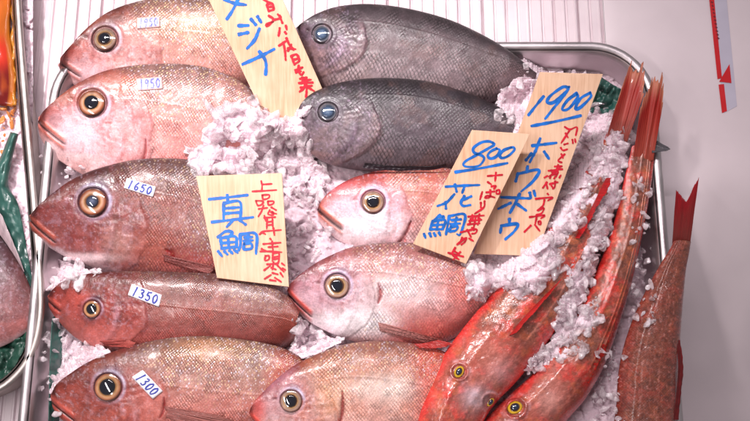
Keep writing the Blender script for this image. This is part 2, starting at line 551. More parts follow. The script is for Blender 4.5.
class Fish:
    """a body lofted between the outline of its back and the outline of its belly"""

    def __init__(s, name, label, cat, group, dors, vent, zd, zv, thick, HL, eye, eye_r, mat, paint, snout_lift=0.0, tail=None,
                 NU=380, NV=190, mode='axis', zend=0.0, seed=0, belly=0.45, power=(2.3, .72), grow=0.5, endtaper=0.0, **kw):
        s.kw = kw; s.seed = seed; s.HL = HL; s.eye = np.array(eye, float) if eye is not None else None; s.eye_r = eye_r
        dors = np.array(dors, float); vent = np.array(vent, float)
        s.sn = dors[0]
        tl = 0.5 * (dors[-1] + vent[-1]); s.tail_mid = tl
        s.e1 = (tl - s.sn) / np.linalg.norm(tl - s.sn)
        if 'axis_deg' in kw:
            a = math.radians(kw['axis_deg']); s.e1 = np.array([math.cos(a), math.sin(a)])
        s.e2 = np.array([-s.e1[1], s.e1[0]])
        if np.dot(vent.mean(0) - dors.mean(0), s.e2) < 0: s.e2 = -s.e2
        Ds = spline(dors, 900); Vs = spline(vent, 900)
        if mode == 'axis':
            def prof(C):
                a = (C - s.sn) @ s.e1; b = (C - s.sn) @ s.e2
                a = np.maximum.accumulate(a); return a, b
            da, db = prof(Ds); va, vb = prof(Vs)
            L = min(da[-1], va[-1]); s.L = L
            u = np.linspace(0, 1, NU) ** 1.25
            a = u * L
            bd = np.interp(a, da + np.arange(900) * 1e-6, db); bv = np.interp(a, va + np.arange(900) * 1e-6, vb)
            Dp = s.sn + a[:, None] * s.e1 + bd[:, None] * s.e2
            Vp = s.sn + a[:, None] * s.e1 + bv[:, None] * s.e2
        else:
            u = np.linspace(0, 1, NU)
            Dp = spline(dors, NU); Vp = spline(vent, NU)
            s.L = np.sum(np.linalg.norm(np.diff(0.5 * (Dp + Vp), axis=0), axis=1))
        s.mode = mode
        g = np.linspace(-1, 1, NV)
        t = 0.62 * g + 0.38 * np.sin(g * math.pi / 2)
        U, T = np.meshgrid(u, t, indexing='ij')
        f = ((T + 1) / 2)[..., None]
        PX = Dp[:, None, :] * (1 - f) + Vp[:, None, :] * f
        s.PX = PX; s.U = U; s.T = T
        A = (PX - s.sn) @ s.e1; B = (PX - s.sn) @ s.e2
        if mode != 'axis':
            hw = np.linalg.norm(Vp - Dp, axis=1) / 2
            A = U * s.L; B = T * hw[:, None]
        s.A, s.B = A, B
        # height of the middle plane and thickness
        lift = snout_lift * (1 - U) ** 2 + zend * U ** 2
        zdl = zd + lift; zvl = zv + lift
        wd = W(Dp[:, 0], Dp[:, 1], zdl[:, 0]); wv = W(Vp[:, 0], Vp[:, 1], zvl[:, 0])
        P = wd[:, None, :] * (1 - f) + wv[:, None, :] * f
        hwid = np.linalg.norm(wv - wd, axis=1)[:, None] / 2
        rise = np.minimum(1, (U / grow)) ; rise = np.sin(rise * math.pi / 2) ** 0.55
        fall = 1 - endtaper * sm(0.55, 1.0, U)
        h = thick * rise * fall
        h = np.minimum(h, hwid * 0.95)
        prof_ = (1 - np.abs(T) ** power[0]) ** power[1]
        P = P.copy(); P[..., 2] += h * prof_
        A0, B0 = A, B
        qx, qy = proj(P); s.PX = np.stack([qx, qy], -1)
        if mode == 'axis':
            s.A = (s.PX - s.sn) @ s.e1; s.B = (s.PX - s.sn) @ s.e2
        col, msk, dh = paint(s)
        P[..., 2] += dh * S
        s.P = P
        NB = 12
        tb = np.linspace(1, -1, NB + 2)[1:-1]
        fb = ((tb + 1) / 2)[None, :, None]
        PB = wd[:, None, :] * (1 - fb) + wv[:, None, :] * fb
        PB[..., 2] -= belly * h[:, :1] * (1 - np.abs(tb)[None, :] ** 2.3) ** .7
        full = np.concatenate([P, PB], 1); NVf = NV + NB
        tap = 1 + .32 * np.clip(A / s.L, 0, 1)
        uvw = np.stack([A * S * tap, B * S * tap], -1)
        if mode == 'axis':
            # let the scale rows follow the back as well as the belly
            uvw[..., 1] = (0.55 * B + 0.45 * T * np.percentile(np.abs(B), 80)) * S * tap
        uv = np.concatenate([uvw + seed * .37, np.zeros((NU, NB, 2))], 1)
        colf = np.concatenate([np.clip(col, 0.002, 0.95), np.repeat(col[:, -1:, :], NB, 1)], 1)
        mskf = np.concatenate([np.clip(msk, 0, 1), np.zeros((NU, NB, 3))], 1)
        mid = np.array([P[NU // 2, NV // 2, 0], P[NU // 2, NV // 2, 1], zv])
        s.root = empty(name, label, cat, mid, group)
        i0 = np.arange(NVf)[None, :]
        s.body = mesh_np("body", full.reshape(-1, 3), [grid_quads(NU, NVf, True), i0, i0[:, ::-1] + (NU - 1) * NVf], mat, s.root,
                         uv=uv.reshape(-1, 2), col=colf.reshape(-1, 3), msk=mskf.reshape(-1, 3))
        hm_add(P.reshape(-1, 3))
        fx, fy = proj(P.reshape(-1, 3)); s.fx = fx; s.fy = fy; s.flat = P.reshape(-1, 3)
        du = np.gradient(P, axis=0); dv = np.gradient(P, axis=1)
        nn = np.cross(dv, du); nn /= np.linalg.norm(nn, axis=-1)[..., None] + 1e-12
        nn[nn[..., 2] < 0] *= -1
        s.nrm = nn.reshape(-1, 3)

    def at(s, x, y, smooth=1):
        """surface point and normal under photo pixel (x, y)"""
        d = (s.fx - x) ** 2 + (s.fy - y) ** 2
        k = np.argpartition(d, 12)[:12]
        wgt = 1 / (d[k] + 0.15); wgt /= wgt.sum()
        z = (s.flat[k, 2] * wgt).sum()
        n = (s.nrm[k] * wgt[:, None]).sum(0); n /= np.linalg.norm(n)
        return W(x, y, z), n

    def plane_at(s, x, y, r):
        pts = [s.at(x + r * math.cos(a), y + r * math.sin(a)) for a in np.linspace(0, 2 * math.pi, 9)[:-1]]
        P = np.mean([p[0] for p in pts], 0); n = np.mean([p[1] for p in pts], 0)
        return P, n / np.linalg.norm(n)

    def add_eye(s, iris, pupil_c, pr=0.47, aspect=1.0, tiltz=0.3, x=None, y=None, r=None, ang=0.0, sink=0.0, dome=0.22):
        x = s.eye[0] if x is None else x; y = s.eye[1] if y is None else y; r = r or s.eye_r
        P, n = s.plane_at(x, y, r * 1.15)
        n = n * tiltz + np.array([0, 0, 1.0]) * (1 - tiltz); n /= np.linalg.norm(n)
        e = np.array([math.cos(ang), -math.sin(ang), 0]); e -= n * (e @ n); e /= np.linalg.norm(e); g = np.cross(n, e)
        R = r * S * 1.02

        def disc(nm, rad, z0, dm, cols, mat, parent, NR=14, NA=40, asp=1.0):
            rho = np.linspace(0, 1, NR); th = np.linspace(0, 2 * math.pi, NA, endpoint=False)
            RR, TT = np.meshgrid(rho, th, indexing='ij')
            z = z0 + dm * np.sqrt(np.clip(1.0 - RR ** 2, 0, 1))
            z = np.where(RR > .999, z - 0.3 * R, z)
            V = P + (RR * rad * np.cos(TT))[..., None] * e + (RR * rad * asp * np.sin(TT))[..., None] * g + z[..., None] * n
            c = ramp(RR + 0.06 * (fbm(np.cos(TT) * 3 + s.seed, np.sin(TT) * 3 + RR * 4, 3) - .5), cols)
            c = c * (0.62 + 0.6 * fbm(np.cos(TT) * 2.5 + s.seed * 3, np.sin(TT) * 2.5 + RR * 2, 3) - .24 * np.sin(TT) * sm(.3, 1, RR))[..., None]  # shadow of the upper lid painted as a darker top
            return mesh_np(nm, V.reshape(-1, 3), grid_quads(NR, NA, True), mat, parent, col=c.reshape(-1, 3))
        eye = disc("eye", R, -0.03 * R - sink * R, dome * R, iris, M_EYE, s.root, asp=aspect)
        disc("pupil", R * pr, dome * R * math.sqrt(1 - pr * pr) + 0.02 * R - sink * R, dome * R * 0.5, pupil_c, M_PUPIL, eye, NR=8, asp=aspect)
        return eye


def fan(name, base, tip, zb, zt, parent, c0, c1, rays=14, nu=110, nv=30, ragged=0.12, ridge=0.0003, mat=None, bow=0.0, fork=0.0, seed=0.0, tipc=None):
    """fin: membrane ruled between the curve it grows from and its free edge, folded by its rays"""
    b = spline(base, nu); t = spline(tip, nu)
    u = np.linspace(0, 1, nu)[:, None]; v = np.linspace(0, 1, nv)[None, :]
    ph = u * rays * math.pi
    rg = ragged * 1.6 * (fbm(u * rays * .55 + seed, u * 0 + seed, 2) - 0.35) + ragged * .22 * np.abs(np.sin(ph))
    vv = v * (1 - rg) * (1 - fork * (1 - np.abs(2 * u - 1) ** 1.2))
    PX = b[:, None, :] * (1 - vv[..., None]) + t[:, None, :] * vv[..., None]
    if zb is None:
        z = blur(HM, 10)[np.clip(np.round(PX[..., 1] + 25).astype(int), 0, 469), np.clip(np.round(PX[..., 0] + 50).astype(int), 0, 849)] - .0008 + .003 * np.sqrt(vv)
    else:
        z = zb + (zt - zb) * vv + bow * np.sin(vv * math.pi)
    P = W(PX[..., 0], PX[..., 1], z)
    P[..., 2] += ridge * np.cos(2 * ph) * np.minimum(1, 0.25 + v) + 0.0016 * (fbm(u * 5 + seed, v * 3, 2) - .5)
    c = mix(np.broadcast_to(lin(c0), P.shape), lin(c1), sm(0, 1, vv + .3 * (fbm(u * 9 + seed, v * 4, 3) - .5)))
    if tipc is not None: c = mix(c, lin(tipc), sm(.72, 1.0, v + 0 * u))
    c = c * (0.80 + 0.12 * (0.5 + 0.5 * np.cos(2 * ph)) + .5 * (fbm(u * rays * 1.2 + seed, v * 2.0, 3) - .5))[..., None]
    o = mesh_np(name, P.reshape(-1, 3), grid_quads(nu, nv), mat or M_FIN, parent, col=np.clip(c, 0, .95).reshape(-1, 3))
    sd = o.modifiers.new("thickness", 'SOLIDIFY'); sd.thickness = 0.0007
    return o


def bump_ridge(d, w_):
    return np.exp(-(d / w_) ** 2)


def paint_bream(s):
    k = s.kw; HL = s.HL
    A, B, T = s.A, s.B, s.T
    X, Y = s.PX[..., 0], s.PX[..., 1]
    sd = s.seed * 13.7
    a = A / HL; b = B / HL
    n1 = fbm(X / 34 + sd, Y / 34, 4); n2 = fbm(X / 9 + sd, Y / 9 + 5, 4); n3 = fbm(X / 3 + sd, Y / 3, 3)
    tt = T + 0.35 * (n1 - .5) + .12 * (n2 - .5)
    c = ramp(tt, k['body'])
    # opercle rear edge and its front neighbour
    b0 = k.get('gb', 0.08)
    cb = b - b0
    aop = k.get('gill', 0.98) - np.where(cb > 0, 1.9 * cb ** 2, 0.9 * cb ** 2)
    apre = k.get('pre', 0.74) - np.where(b > .12, 1.5 * (b - .12) ** 2, .5 * (b - .12) ** 2)
    wob = 0.035 * (n2 - .5) + .10 * (n1 - .5)
    dop = (aop - a + wob) * HL; dpre = (apre - a + wob) * HL
    up = sm(-.34, -.16, b)                       # the gill cover starts below the nape
    head = sm(-2, 3, dop)
    headsoft = sm(-.10 * HL, .16 * HL, dop)
    hc = ramp(T + .25 * (n1 - .5) + .2 * (n2 - .5), k['head'])
    c = mix(c, hc, headsoft * 0.45 + head * up * .5)
    dh = np.zeros_like(a)
    # gill cover steps
    dh += (.7 + 1.3 * n1) * sm(-.5, 3.0, dop) * up * sm(-14, 30, 40 - dop)
    c = mix(c, lin(k.get('gash', (120, 35, 38))), bump_ridge(dop + 1.2, 1.6) * up * sm(.3, .65, n2))
    c = mix(c, lin(k.get('gillc', (190, 130, 120))), bump_ridge(dop - 4.5, 4.0) * up * .4 * n2 * 2)
    upp = sm(-.08, .08, b)
    dh += 1.1 * sm(-1, 4, dpre) * upp * sm(-30, 0, 10 - dpre)
    c = mix(c, c * .5, bump_ridge(dpre + .6, 1.8) * upp * .75)
    c = mix(c, lin(k.get('iris_pale', (225, 205, 220))), bump_ridge(dpre - 4, 3.0) * upp * .35)
    # cheek wrinkles
    wr = np.sin((a * 26 + b * 16 + 4 * n1) * 2) * sm(.30, .5, a) * sm(.12, .3, b) * (1 - sm(.75, .9, a))
    dh += .10 * wr
    # mottling in the head
    mott = fbm(X / 6 + sd, Y / 6 + 9, 4)
    pal = lin(k.get('iris_pale', (225, 205, 220)))
    c = mix(c, pal, headsoft * sm(.52, .72, mott) * k.get('pale', .45) * sm(-.6, .2, T))
    c = mix(c, c * .5, headsoft * sm(.52, .72, fbm(X / 4.5 + sd + 4, Y / 4.5, 3)) * .5)
    c = mix(c, pal, headsoft * sm(.60, .72, fbm(X / 2.4 + sd + 8, Y / 2.4 + 2, 3)) * .35)
    # fine creases that fan out over the cheek and gill cover
    fx_ = fbm(X / 14 + sd, Y / 14 + 60, 3)
    ray_ = np.sin((np.arctan2(b - .0, a - .35) * 15 + 5 * fx_) * 2)
    c = mix(c, c * .62, np.clip(ray_, 0, 1) ** 3 * sm(.45, .6, a) * head * up * .25)
    c = mix(c, lin(k.get('ven', (150, 50, 46))), sm(.60, .70, fbm(X / 7 + sd + 3, Y / 12 + 45, 4)) * headsoft * .45)
    dh += .12 * np.clip(ray_, -1, 1) * sm(.45, .6, a) * head * up
    dh += .5 * (fbm(X / 5 + sd, Y / 5 + 15, 3) - .5) * headsoft
    # mouth
    mx, my = k.get('mouth', (0.24, 0.26));  m0 = k.get('mouth0', (0.0, 0.07))
    q = np.clip((a - m0[0]) / (mx - m0[0]), 0, 1)
    line = m0[1] + (my - m0[1]) * q ** 0.85
    dm = (b - line) * HL
    inm = sm(mx + .03, mx - .02, a)
    open_ = k.get('open', 0.0)
    dh -= (1.9 + open_) * bump_ridge(dm, 1.3 + open_) * inm
    dh += 1.8 * bump_ridge(dm + 4.2, 2.6) * inm + 1.6 * bump_ridge(dm - 4.0, 2.4) * inm
    lip = k.get('lip', (205, 110, 95))
    c = mix(c, lin(lip), np.clip(bump_ridge(dm + 4.2, 3.0) + bump_ridge(dm - 4.2, 2.8), 0, 1) * inm * .95)
    c = mix(c, lin(k.get('jaw', (232, 205, 205))), sm(5, 9, dm + 3 * (n2 - .5)) * sm(mx + .55, mx + .05, a) * .85)
    c = mix(c, lin(k.get('jaw', (232, 205, 205))), sm(.80, .97, T + .2 * (n2 - .5)) * sm(.85, .5, a) * k.get('rim_a', .8))
    c = mix(c, lin((52, 14, 16)), bump_ridge(dm, .95 + open_ * .9) * inm * .8)
    c = mix(c, lin(k.get('lip', (205, 110, 95))) * .85, sm(.16, .02, a) * .45)
    # maxilla plate
    dmx = np.hypot((a - mx * .95) * HL / 1.0, (b - my + .01) * HL)
    dh += .6 * bump_ridge(dmx, 5)
    # nostril
    if s.eye is not None:
        ev = s.eye - s.sn; ea = ev @ s.e1; eb = ev @ s.e2
        r = s.eye_r
        de = np.hypot(A - ea, B - eb) / r
        nx = A - (ea - 1.55 * r); ny = B - (eb - .12 * r)
        dn = np.hypot(nx / 1.5, ny) / (r * .14)
        dh -= .8 * bump_ridge(dn, 1.0); c = mix(c, lin((60, 25, 25)), bump_ridge(dn, 1.1) * .75)
        # orbit: sunk inside, raised ring outside
        dh += -1.1 * sm(1.10, .98, de) + .35 * bump_ridge(de - 1.2, .12) + .3 * bump_ridge(de - 1.6, .22)
        ang = np.arctan2(B - eb, A - ea)
        hi = 0.5 + 0.5 * np.cos(ang + 0.9)        # up and to the back
        oc = lin(k.get('orbit', (206, 206, 232)))
        c = mix(c, oc, bump_ridge(de - 1.26, .14) * (.1 + .9 * hi) * (.5 + n2) * k.get('orbit_a', 1.0))
        c = mix(c, lin(k.get('lid', (70, 45, 55))), bump_ridge(de - 1.05, .09) * .9)
        c = mix(c, lin(k.get('orbit2', (150, 80, 80))), bump_ridge(de - 1.55, .15) * .45)
        # bluish brow
        db = np.hypot((A - ea - .35 * r) / 1.7, (B - eb + 1.35 * r)) / r
        c = mix(c, lin(k.get('brow', (120, 110, 140))), bump_ridge(db, .42) * k.get('brow_a', .5))
        noneye = sm(1.2, 1.7, de)
    else:
        noneye = 1.0
    # lateral line, parallel to the back
    tl = k.get('lat', -.36) + .22 * sm(0.3, 1.0, s.U)
    dl = (T - tl)
    body = 1 - head * up
    body = body * sm(.62, .95, a + .25 * np.clip(-b - .1, 0, 1))
    c = mix(c, lin(k.get('latc', (120, 60, 45))), bump_ridge(dl, .014) * body * k.get('lat_a', .6))
    dh += .35 * bump_ridge(dl, .02) * body
    # stray blotches
    c = mix(c, lin(k.get('blot', (150, 60, 50))), sm(.56, .72, fbm(X / 17 + sd, Y / 17 + 31, 3)) * k.get('blot_a', .3))
    # lit glints on flank and back, painted pale into the colour
    glint_msk = np.zeros_like(a)
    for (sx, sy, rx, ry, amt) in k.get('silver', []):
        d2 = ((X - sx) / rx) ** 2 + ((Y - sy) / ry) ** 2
        glint_msk = np.maximum(glint_msk, amt * np.exp(-d2) * (.5 + n2))
    glint_msk = np.clip(glint_msk * body + k.get('silver_all', .12) * body * (.5 + 1.4 * sm(.2, -.7, T)), 0, 1)
    c = mix(c, lin(k.get('glint_col', (200, 190, 180))), glint_msk * .45)
    dh += k.get('lump', .9) * (n1 - .5) * 3 * .6 + .25 * (n2 - .5)
    # fine and coarse random mottling of the skin colour
    c = c * (.80 + .40 * n3)[..., None] * (.66 + .68 * n2)[..., None]
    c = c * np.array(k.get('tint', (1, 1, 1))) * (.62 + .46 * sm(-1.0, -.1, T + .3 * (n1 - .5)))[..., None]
    big = fbm(X / 48 + sd + 70, Y / 30 + 11, 3)
    c = mix(c, c * np.array([.98, .84, .82]), sm(.42, .62, big) * k.get('big_a', .7))
    # pigment patches, each where this fish carries it
    for (x0, y0, rx, ry, cc, amt) in k.get('patch', []):
        d2 = ((X - x0) / rx) ** 2 + ((Y - y0) / ry) ** 2
        c = mix(c, lin(cc) * (.72 + .56 * n2)[..., None], amt * np.exp(-d2 ** 1.4) * np.clip(.55 + .9 * mott, 0, 1))
    for (x0, y0, x1, y1, wd) in k.get('cuts', []):
        ab = np.array([x1 - x0, y1 - y0], float); q = np.clip(((X - x0) * ab[0] + (Y - y0) * ab[1]) / (ab @ ab), 0, 1)
        bend = 2.2 * np.sin(q * math.pi) + 1.5 * (n2 - .5)
        dd = np.hypot(X - x0 - q * ab[0] - bend, Y - y0 - q * ab[1])
        wl = wd * (.35 + .65 * np.sin(np.clip(q, .02, .98) * math.pi))
        c = mix(c, lin((128, 14, 20)), np.exp(-(dd / wl) ** 2) * .9); dh -= 1.6 * np.exp(-(dd / wl) ** 2)
    c = mix(c, lin(k.get('lip', (205, 110, 95))), np.clip(bump_ridge(dm + 3.8, 2.4) + .8 * bump_ridge(dm - 3.8, 2.2), 0, 1) * inm * .7)
    c = mix(c, lin((44, 10, 14)), bump_ridge(dm, 1.1 + open_ * .8) * inm * .85)
    lum = c @ np.array([.2126, .7152, .0722]); c = lum[..., None] + (c - lum[..., None]) * k.get('sat', 1.02)
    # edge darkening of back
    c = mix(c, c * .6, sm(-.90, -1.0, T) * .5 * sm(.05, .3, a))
    scl = (.16 + 1.14 * sm(.34, .66, fbm(X / 20 + sd + 15, Y / 16, 3))) * np.maximum(body, k.get('hscl', 0) * sm(.25, .5, a) * noneye) * k.get('scl', 1.0) * (1 - .8 * sm(-.93, -1, T)) * sm(1.0, .9, T)
    msk = np.stack([scl, glint_msk, np.zeros_like(a)], -1)
    return c, msk, dh * (1 - s.T ** 14)


def stroke_mesh(name, strokes, frame, width, parent, mat, off=0.0003, taper=True, step=0.000012, wob=0.0):
    """brush lettering: each stroke a ribbon laid on the surface given by frame(px,py)->point,normal"""
    Vs = []; polys = []; base = 0
    for si, st in enumerate(strokes):
        wd = width
        st = list(st)
        if isinstance(st[0], (int, float)): wd = st[0]; st = st[1:]
        p = np.array(st, float)
        if len(p) < 2: continue
        n = max(6, int(np.sum(np.linalg.norm(np.diff(p, axis=0), axis=1)) / 1.0) + 5)
        c = spline(p, n)
        t = np.gradient(c, axis=0); t /= np.linalg.norm(t, axis=1)[:, None] + 1e-9
        nn = np.c_[-t[:, 1], t[:, 0]]
        # round ends
        c = np.vstack([c[0] - t[0] * wd * .42, c[0] - t[0] * wd * .3, c, c[-1] + t[-1] * wd * .3, c[-1] + t[-1] * wd * .42])
        nn = np.vstack([nn[:1], nn[:1], nn, nn[-1:], nn[-1:]])
        u = np.linspace(0, 1, len(c))
        ww = np.full(len(c), wd / 2.0)
        if taper: ww *= 1.06 - .22 * u + .10 * np.sin(u * 9 + si * 2.3)
        ww *= 1 + wob * (fbm(u * 12 + si * 3.1, u * 0 + si, 2) - .5)
        ww[0] *= .45; ww[-1] *= .4; ww[1] *= .85; ww[-2] *= .8
        l = c + nn * ww[:, None]; r = c - nn * ww[:, None]
        for q in (l, r):
            for (x, y) in q:
                P, nrm = frame(x, y); Vs.append(P + nrm * (off + si * step))
        m = len(c); i = np.arange(m - 1) + base
        polys.append(np.stack([i, i + 1, i + 1 + m, i + m], 1)); base += 2 * m
    return mesh_np(name, np.array(Vs), np.vstack(polys), mat, parent, smooth=False)


DIG = {'1': [[(.62, .02), (.38, 1)]],
       '9': [[(.85, .2), (.5, .05), (.2, .3), (.4, .5), (.8, .25), (.85, .15)], [(.84, .2), (.7, .6), (.45, 1)]],
       '5': [[(.35, .08), (.25, .45), (.6, .42), (.75, .7), (.5, .98), (.15, .9)], [(.35, .08), (.85, .02)]],
       '0': [[(.55, .05), (.2, .35), (.25, .85), (.55, .95), (.85, .55), (.75, .12), (.5, .06)]],
       '6': [[(.7, .02), (.3, .4), (.22, .8), (.5, .98), (.78, .75), (.6, .52), (.28, .7)]],
       '3': [[(.25, .12), (.65, .05), (.7, .3), (.4, .45), (.75, .6), (.65, .92), (.2, .92)]],
       '8': []}
M_STICK = plain_mat("sticker_paper", (232, 226, 232), 0.35, 0, 0.03, 80)
M_INK = plain_mat("blue_marker_ink", (14, 40, 140), 0.4, 0, 0.12, 300)


M_CLEAR = plain_mat("clear_sticker", (214, 176, 174), 0.25, 0, 0.06, 120)


def sticker(F, quad, text, paper=True, pad=.07, clear=False):
    """small price label following the skin; quad = px corners TL, TR, BR, BL"""
    q = np.array(quad, float)

    def bil(u, v):
        return (q[0] * (1 - u) + q[1] * u) * (1 - v) + (q[3] * (1 - u) + q[2] * u) * v
    cx, cy = q.mean(0); P0, n0 = F.plane_at(cx, cy, 5)
    nu, nv = 14, 7
    cache = {}

    def frame(x, y):
        P, n = F.at(x, y)
        # paper bridges the small scales: blend with the local plane
        d = ray(x, y); k = ((P0 - CAM) @ n0) / (d @ n0); Q = CAM + d * k
        return 0.3 * P + .7 * Q + n0 * .0011, n0
    V = np.array([frame(*bil(u, v))[0] for u in np.linspace(0, 1, nu) for v in np.linspace(0, 1, nv)])
    st = mesh_np("price_sticker", V, grid_quads(nu, nv), M_CLEAR if clear else M_STICK, F.root)
    sd = st.modifiers.new("thickness", 'SOLIDIFY'); sd.thickness = .0003; sd.offset = -1
    strokes = []
    nchar = len(text)
    for i, ch in enumerate(text):
        for s_ in DIG[ch]:
            strokes.append([tuple(bil(pad + (1 - 2 * pad) * (i + .08 + .84 * x) / nchar, .12 + .76 * y)) for x, y in s_])
    stroke_mesh("handwritten_price", strokes, frame, 1.75, st, M_INK, off=.0003)
    st["label"] = ("small clear price label with %s in blue ink" if clear else "small white price label with %s in blue ink") % text
    return st


IRIS_GOLD = [(0, (90, 60, 40)), (.50, (96, 56, 36)), (.57, (170, 122, 76)), (.65, (186, 150, 128)), (.74, (160, 116, 98)), (.80, (142, 78, 46)), (.88, (110, 58, 36)), (.94, (60, 32, 30)), (1.0, (28, 18, 22))]
IRIS_DARK = [(0, (70, 50, 36)), (.56, (90, 58, 40)), (.64, (166, 120, 70)), (.72, (180, 136, 104)), (.84, (156, 96, 64)), (.93, (96, 54, 42)), (1, (34, 20, 24))]
IRIS_CREAM = [(0, (100, 70, 46)), (.54, (80, 46, 30)), (.60, (186, 146, 92)), (.66, (150, 116, 96)), (.78, (168, 140, 124)), (.88, (136, 92, 80)), (.95, (80, 44, 42)), (1, (40, 26, 30))]
PUP = [(0, (18, 20, 34)), (.8, (14, 14, 22)), (1, (30, 22, 20))]

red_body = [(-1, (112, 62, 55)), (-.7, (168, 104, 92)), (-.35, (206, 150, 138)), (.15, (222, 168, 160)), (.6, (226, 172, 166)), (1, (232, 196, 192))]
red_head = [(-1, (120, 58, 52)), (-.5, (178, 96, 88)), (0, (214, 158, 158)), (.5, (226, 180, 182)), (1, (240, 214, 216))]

FISH_A = Fish("sea_bream", "topmost pink bream with a 1950 sticker, its belly behind another bream", "fish", "red sea breams in a row on the left",
    [(59, 66), (62, 56), (72, 44), (87, 28), (108, 12), (135, 2), (170, -4), (210, -2), (245, 12), (275, 42)],
    [(59, 66), (61, 72), (68, 79), (78, 88), (90, 94), (120, 108), (160, 116), (200, 112), (240, 98), (272, 70)],
    .022, -.022, .026, 112, (105, 39), 12.5, M_BREAM, paint_bream, snout_lift=.004, patch=[(84, 74, 22, 12, (222, 186, 194), .6), (96, 20, 24, 9, (120, 68, 50), .5), (205, 25, 50, 14, (196, 160, 120), .4)], seed=1, zend=-.012,
    body=red_body, head=red_head, tint=(.64,.50,.47), mouth=(.19, .085), mouth0=(0, -.04), lip=(206, 130, 122), jaw=(240, 220, 222), pale=.5,
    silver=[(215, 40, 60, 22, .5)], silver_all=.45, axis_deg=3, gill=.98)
FISH_A.add_eye([(p, tuple(int(v * .85) for v in c)) for p, c in IRIS_CREAM], PUP, .50)
sticker(FISH_A, [(137, 18), (160, 17), (160, 27), (137, 29)], "1950", clear=True)

FISH_B = Fish("sea_bream", "pink sea bream with 1950 sticker and open pale lips, second from the top left", "fish", "red sea breams in a row on the left",
    [(38, 122), (42, 113), (55, 100), (78, 83), (108, 70), (150, 64), (200, 66), (240, 81), (262, 102), (280, 128)],
    [(38, 122), (40, 136), (50, 152), (66, 165), (90, 178), (125, 192), (165, 198), (205, 192), (245, 174), (276, 150)],
    .022, -.022, .026, 120, (92, 103), 14, M_BREAM, paint_bream, snout_lift=.012, patch=[(72, 134, 28, 22, (226, 198, 206), .6), (66, 96, 20, 8, (156, 84, 62), .5), (112, 84, 30, 12, (176, 104, 84), .45), (128, 150, 22, 26, (206, 132, 128), .4)], cuts=[(146, 140, 140, 168, 1.6)], seed=2, zend=-.014,
    body=[(-1, (140, 82, 74)), (-.7, (196, 130, 118)), (-.3, (222, 160, 150)), (.15, (228, 166, 160)), (.6, (222, 150, 146)), (1, (232, 190, 188))],
    head=[(-1, (150, 74, 68)), (-.5, (196, 110, 102)), (-.1, (222, 172, 174)), (.4, (238, 206, 210)), (1, (244, 222, 224))],
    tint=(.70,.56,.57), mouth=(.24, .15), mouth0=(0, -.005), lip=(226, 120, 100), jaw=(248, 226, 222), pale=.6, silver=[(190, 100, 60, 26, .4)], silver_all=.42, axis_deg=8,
    blot=(190, 90, 80))
FISH_B.add_eye(IRIS_GOLD, PUP, .55)
sticker(FISH_B, [(136, 79), (162, 77), (163, 89), (138, 91)], "1950", clear=True)

FISH_C = Fish("sea_bream", "brownish red sea bream with 1650 sticker, half behind the wide price board", "fish", "red sea breams in a row on the left",
    [(30, 216), (36, 208), (48, 197), (68, 182), (88, 172), (110, 165), (133, 160), (165, 158), (200, 162), (240, 178), (284, 206)],
    [(30, 216), (31, 230), (42, 242), (62, 255), (88, 266), (115, 274), (150, 278), (190, 280), (235, 276), (284, 262)],
    .024, -.016, .028, 122, (93, 202), 14, M_BREAM, paint_bream, snout_lift=.010, patch=[(152, 246, 22, 20, (176, 98, 84), .5), (60, 215, 24, 18, (112, 52, 56), .4), (205, 262, 40, 12, (176, 84, 80), .5), (80, 258, 40, 5, (226, 200, 202), .8), (118, 245, 16, 18, (186, 140, 130), .45)], cuts=[(166, 250, 174, 258, 3.2)], seed=3, zend=-.016,
    body=[(-1, (92, 48, 44)), (-.7, (134, 76, 66)), (-.3, (160, 94, 80)), (.15, (168, 104, 92)), (.6, (176, 98, 88)), (1, (190, 110, 100))],
    head=[(-1, (104, 44, 40)), (-.5, (140, 66, 56)), (0, (164, 92, 84)), (.5, (176, 106, 98)), (.85, (196, 130, 124)), (1, (232, 205, 205))],
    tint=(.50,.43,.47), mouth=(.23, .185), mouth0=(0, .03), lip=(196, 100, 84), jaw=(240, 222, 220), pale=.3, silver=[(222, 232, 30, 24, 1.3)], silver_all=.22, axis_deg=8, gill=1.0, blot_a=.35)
FISH_C.add_eye(IRIS_GOLD, [(0, (96, 104, 124)), (.5, (54, 60, 80)), (1, (26, 24, 30))], .46)
sticker(FISH_C, [(127, 178), (156, 187), (153, 197), (124, 188)], "1650")

FISH_D = Fish("sea_bream", "slim smooth red bream with 1350 sticker lying between two larger breams", "fish", "red sea breams in a row on the left",
    [(48, 297), (53, 289), (66, 280), (92, 273), (130, 271), (180, 272), (230, 275), (265, 283), (288, 296), (300, 312)],
    [(48, 297), (50, 309), (60, 323), (76, 338), (98, 350), (130, 360), (180, 366), (235, 362), (275, 352), (300, 340)],
    .023, -.012, .024, 104, (92, 309), 8.6, M_FINE, paint_bream, patch=[(288, 325, 20, 20, (130, 52, 40), .7), (75, 298, 16, 10, (180, 80, 70), .5), (110, 335, 30, 9, (196, 104, 96), .6)], seed=4, zend=-.006,
    body=[(-1, (122, 66, 58)), (-.7, (160, 92, 80)), (-.3, (166, 94, 82)), (.15, (164, 92, 82)), (.6, (170, 92, 84)), (1, (190, 120, 110))],
    head=[(-1, (128, 48, 44)), (-.5, (160, 70, 62)), (0, (184, 92, 82)), (.5, (196, 110, 100)), (1, (210, 140, 130))],
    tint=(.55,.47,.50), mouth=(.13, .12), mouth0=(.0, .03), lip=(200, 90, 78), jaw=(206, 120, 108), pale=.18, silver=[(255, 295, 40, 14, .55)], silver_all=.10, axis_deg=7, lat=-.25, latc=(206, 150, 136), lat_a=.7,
    scl=.75, brow=(60, 50, 70), brow_a=.85, orbit_a=.5, blot_a=.2)
FISH_D.add_eye(IRIS_DARK, PUP, .62, ang=.2)
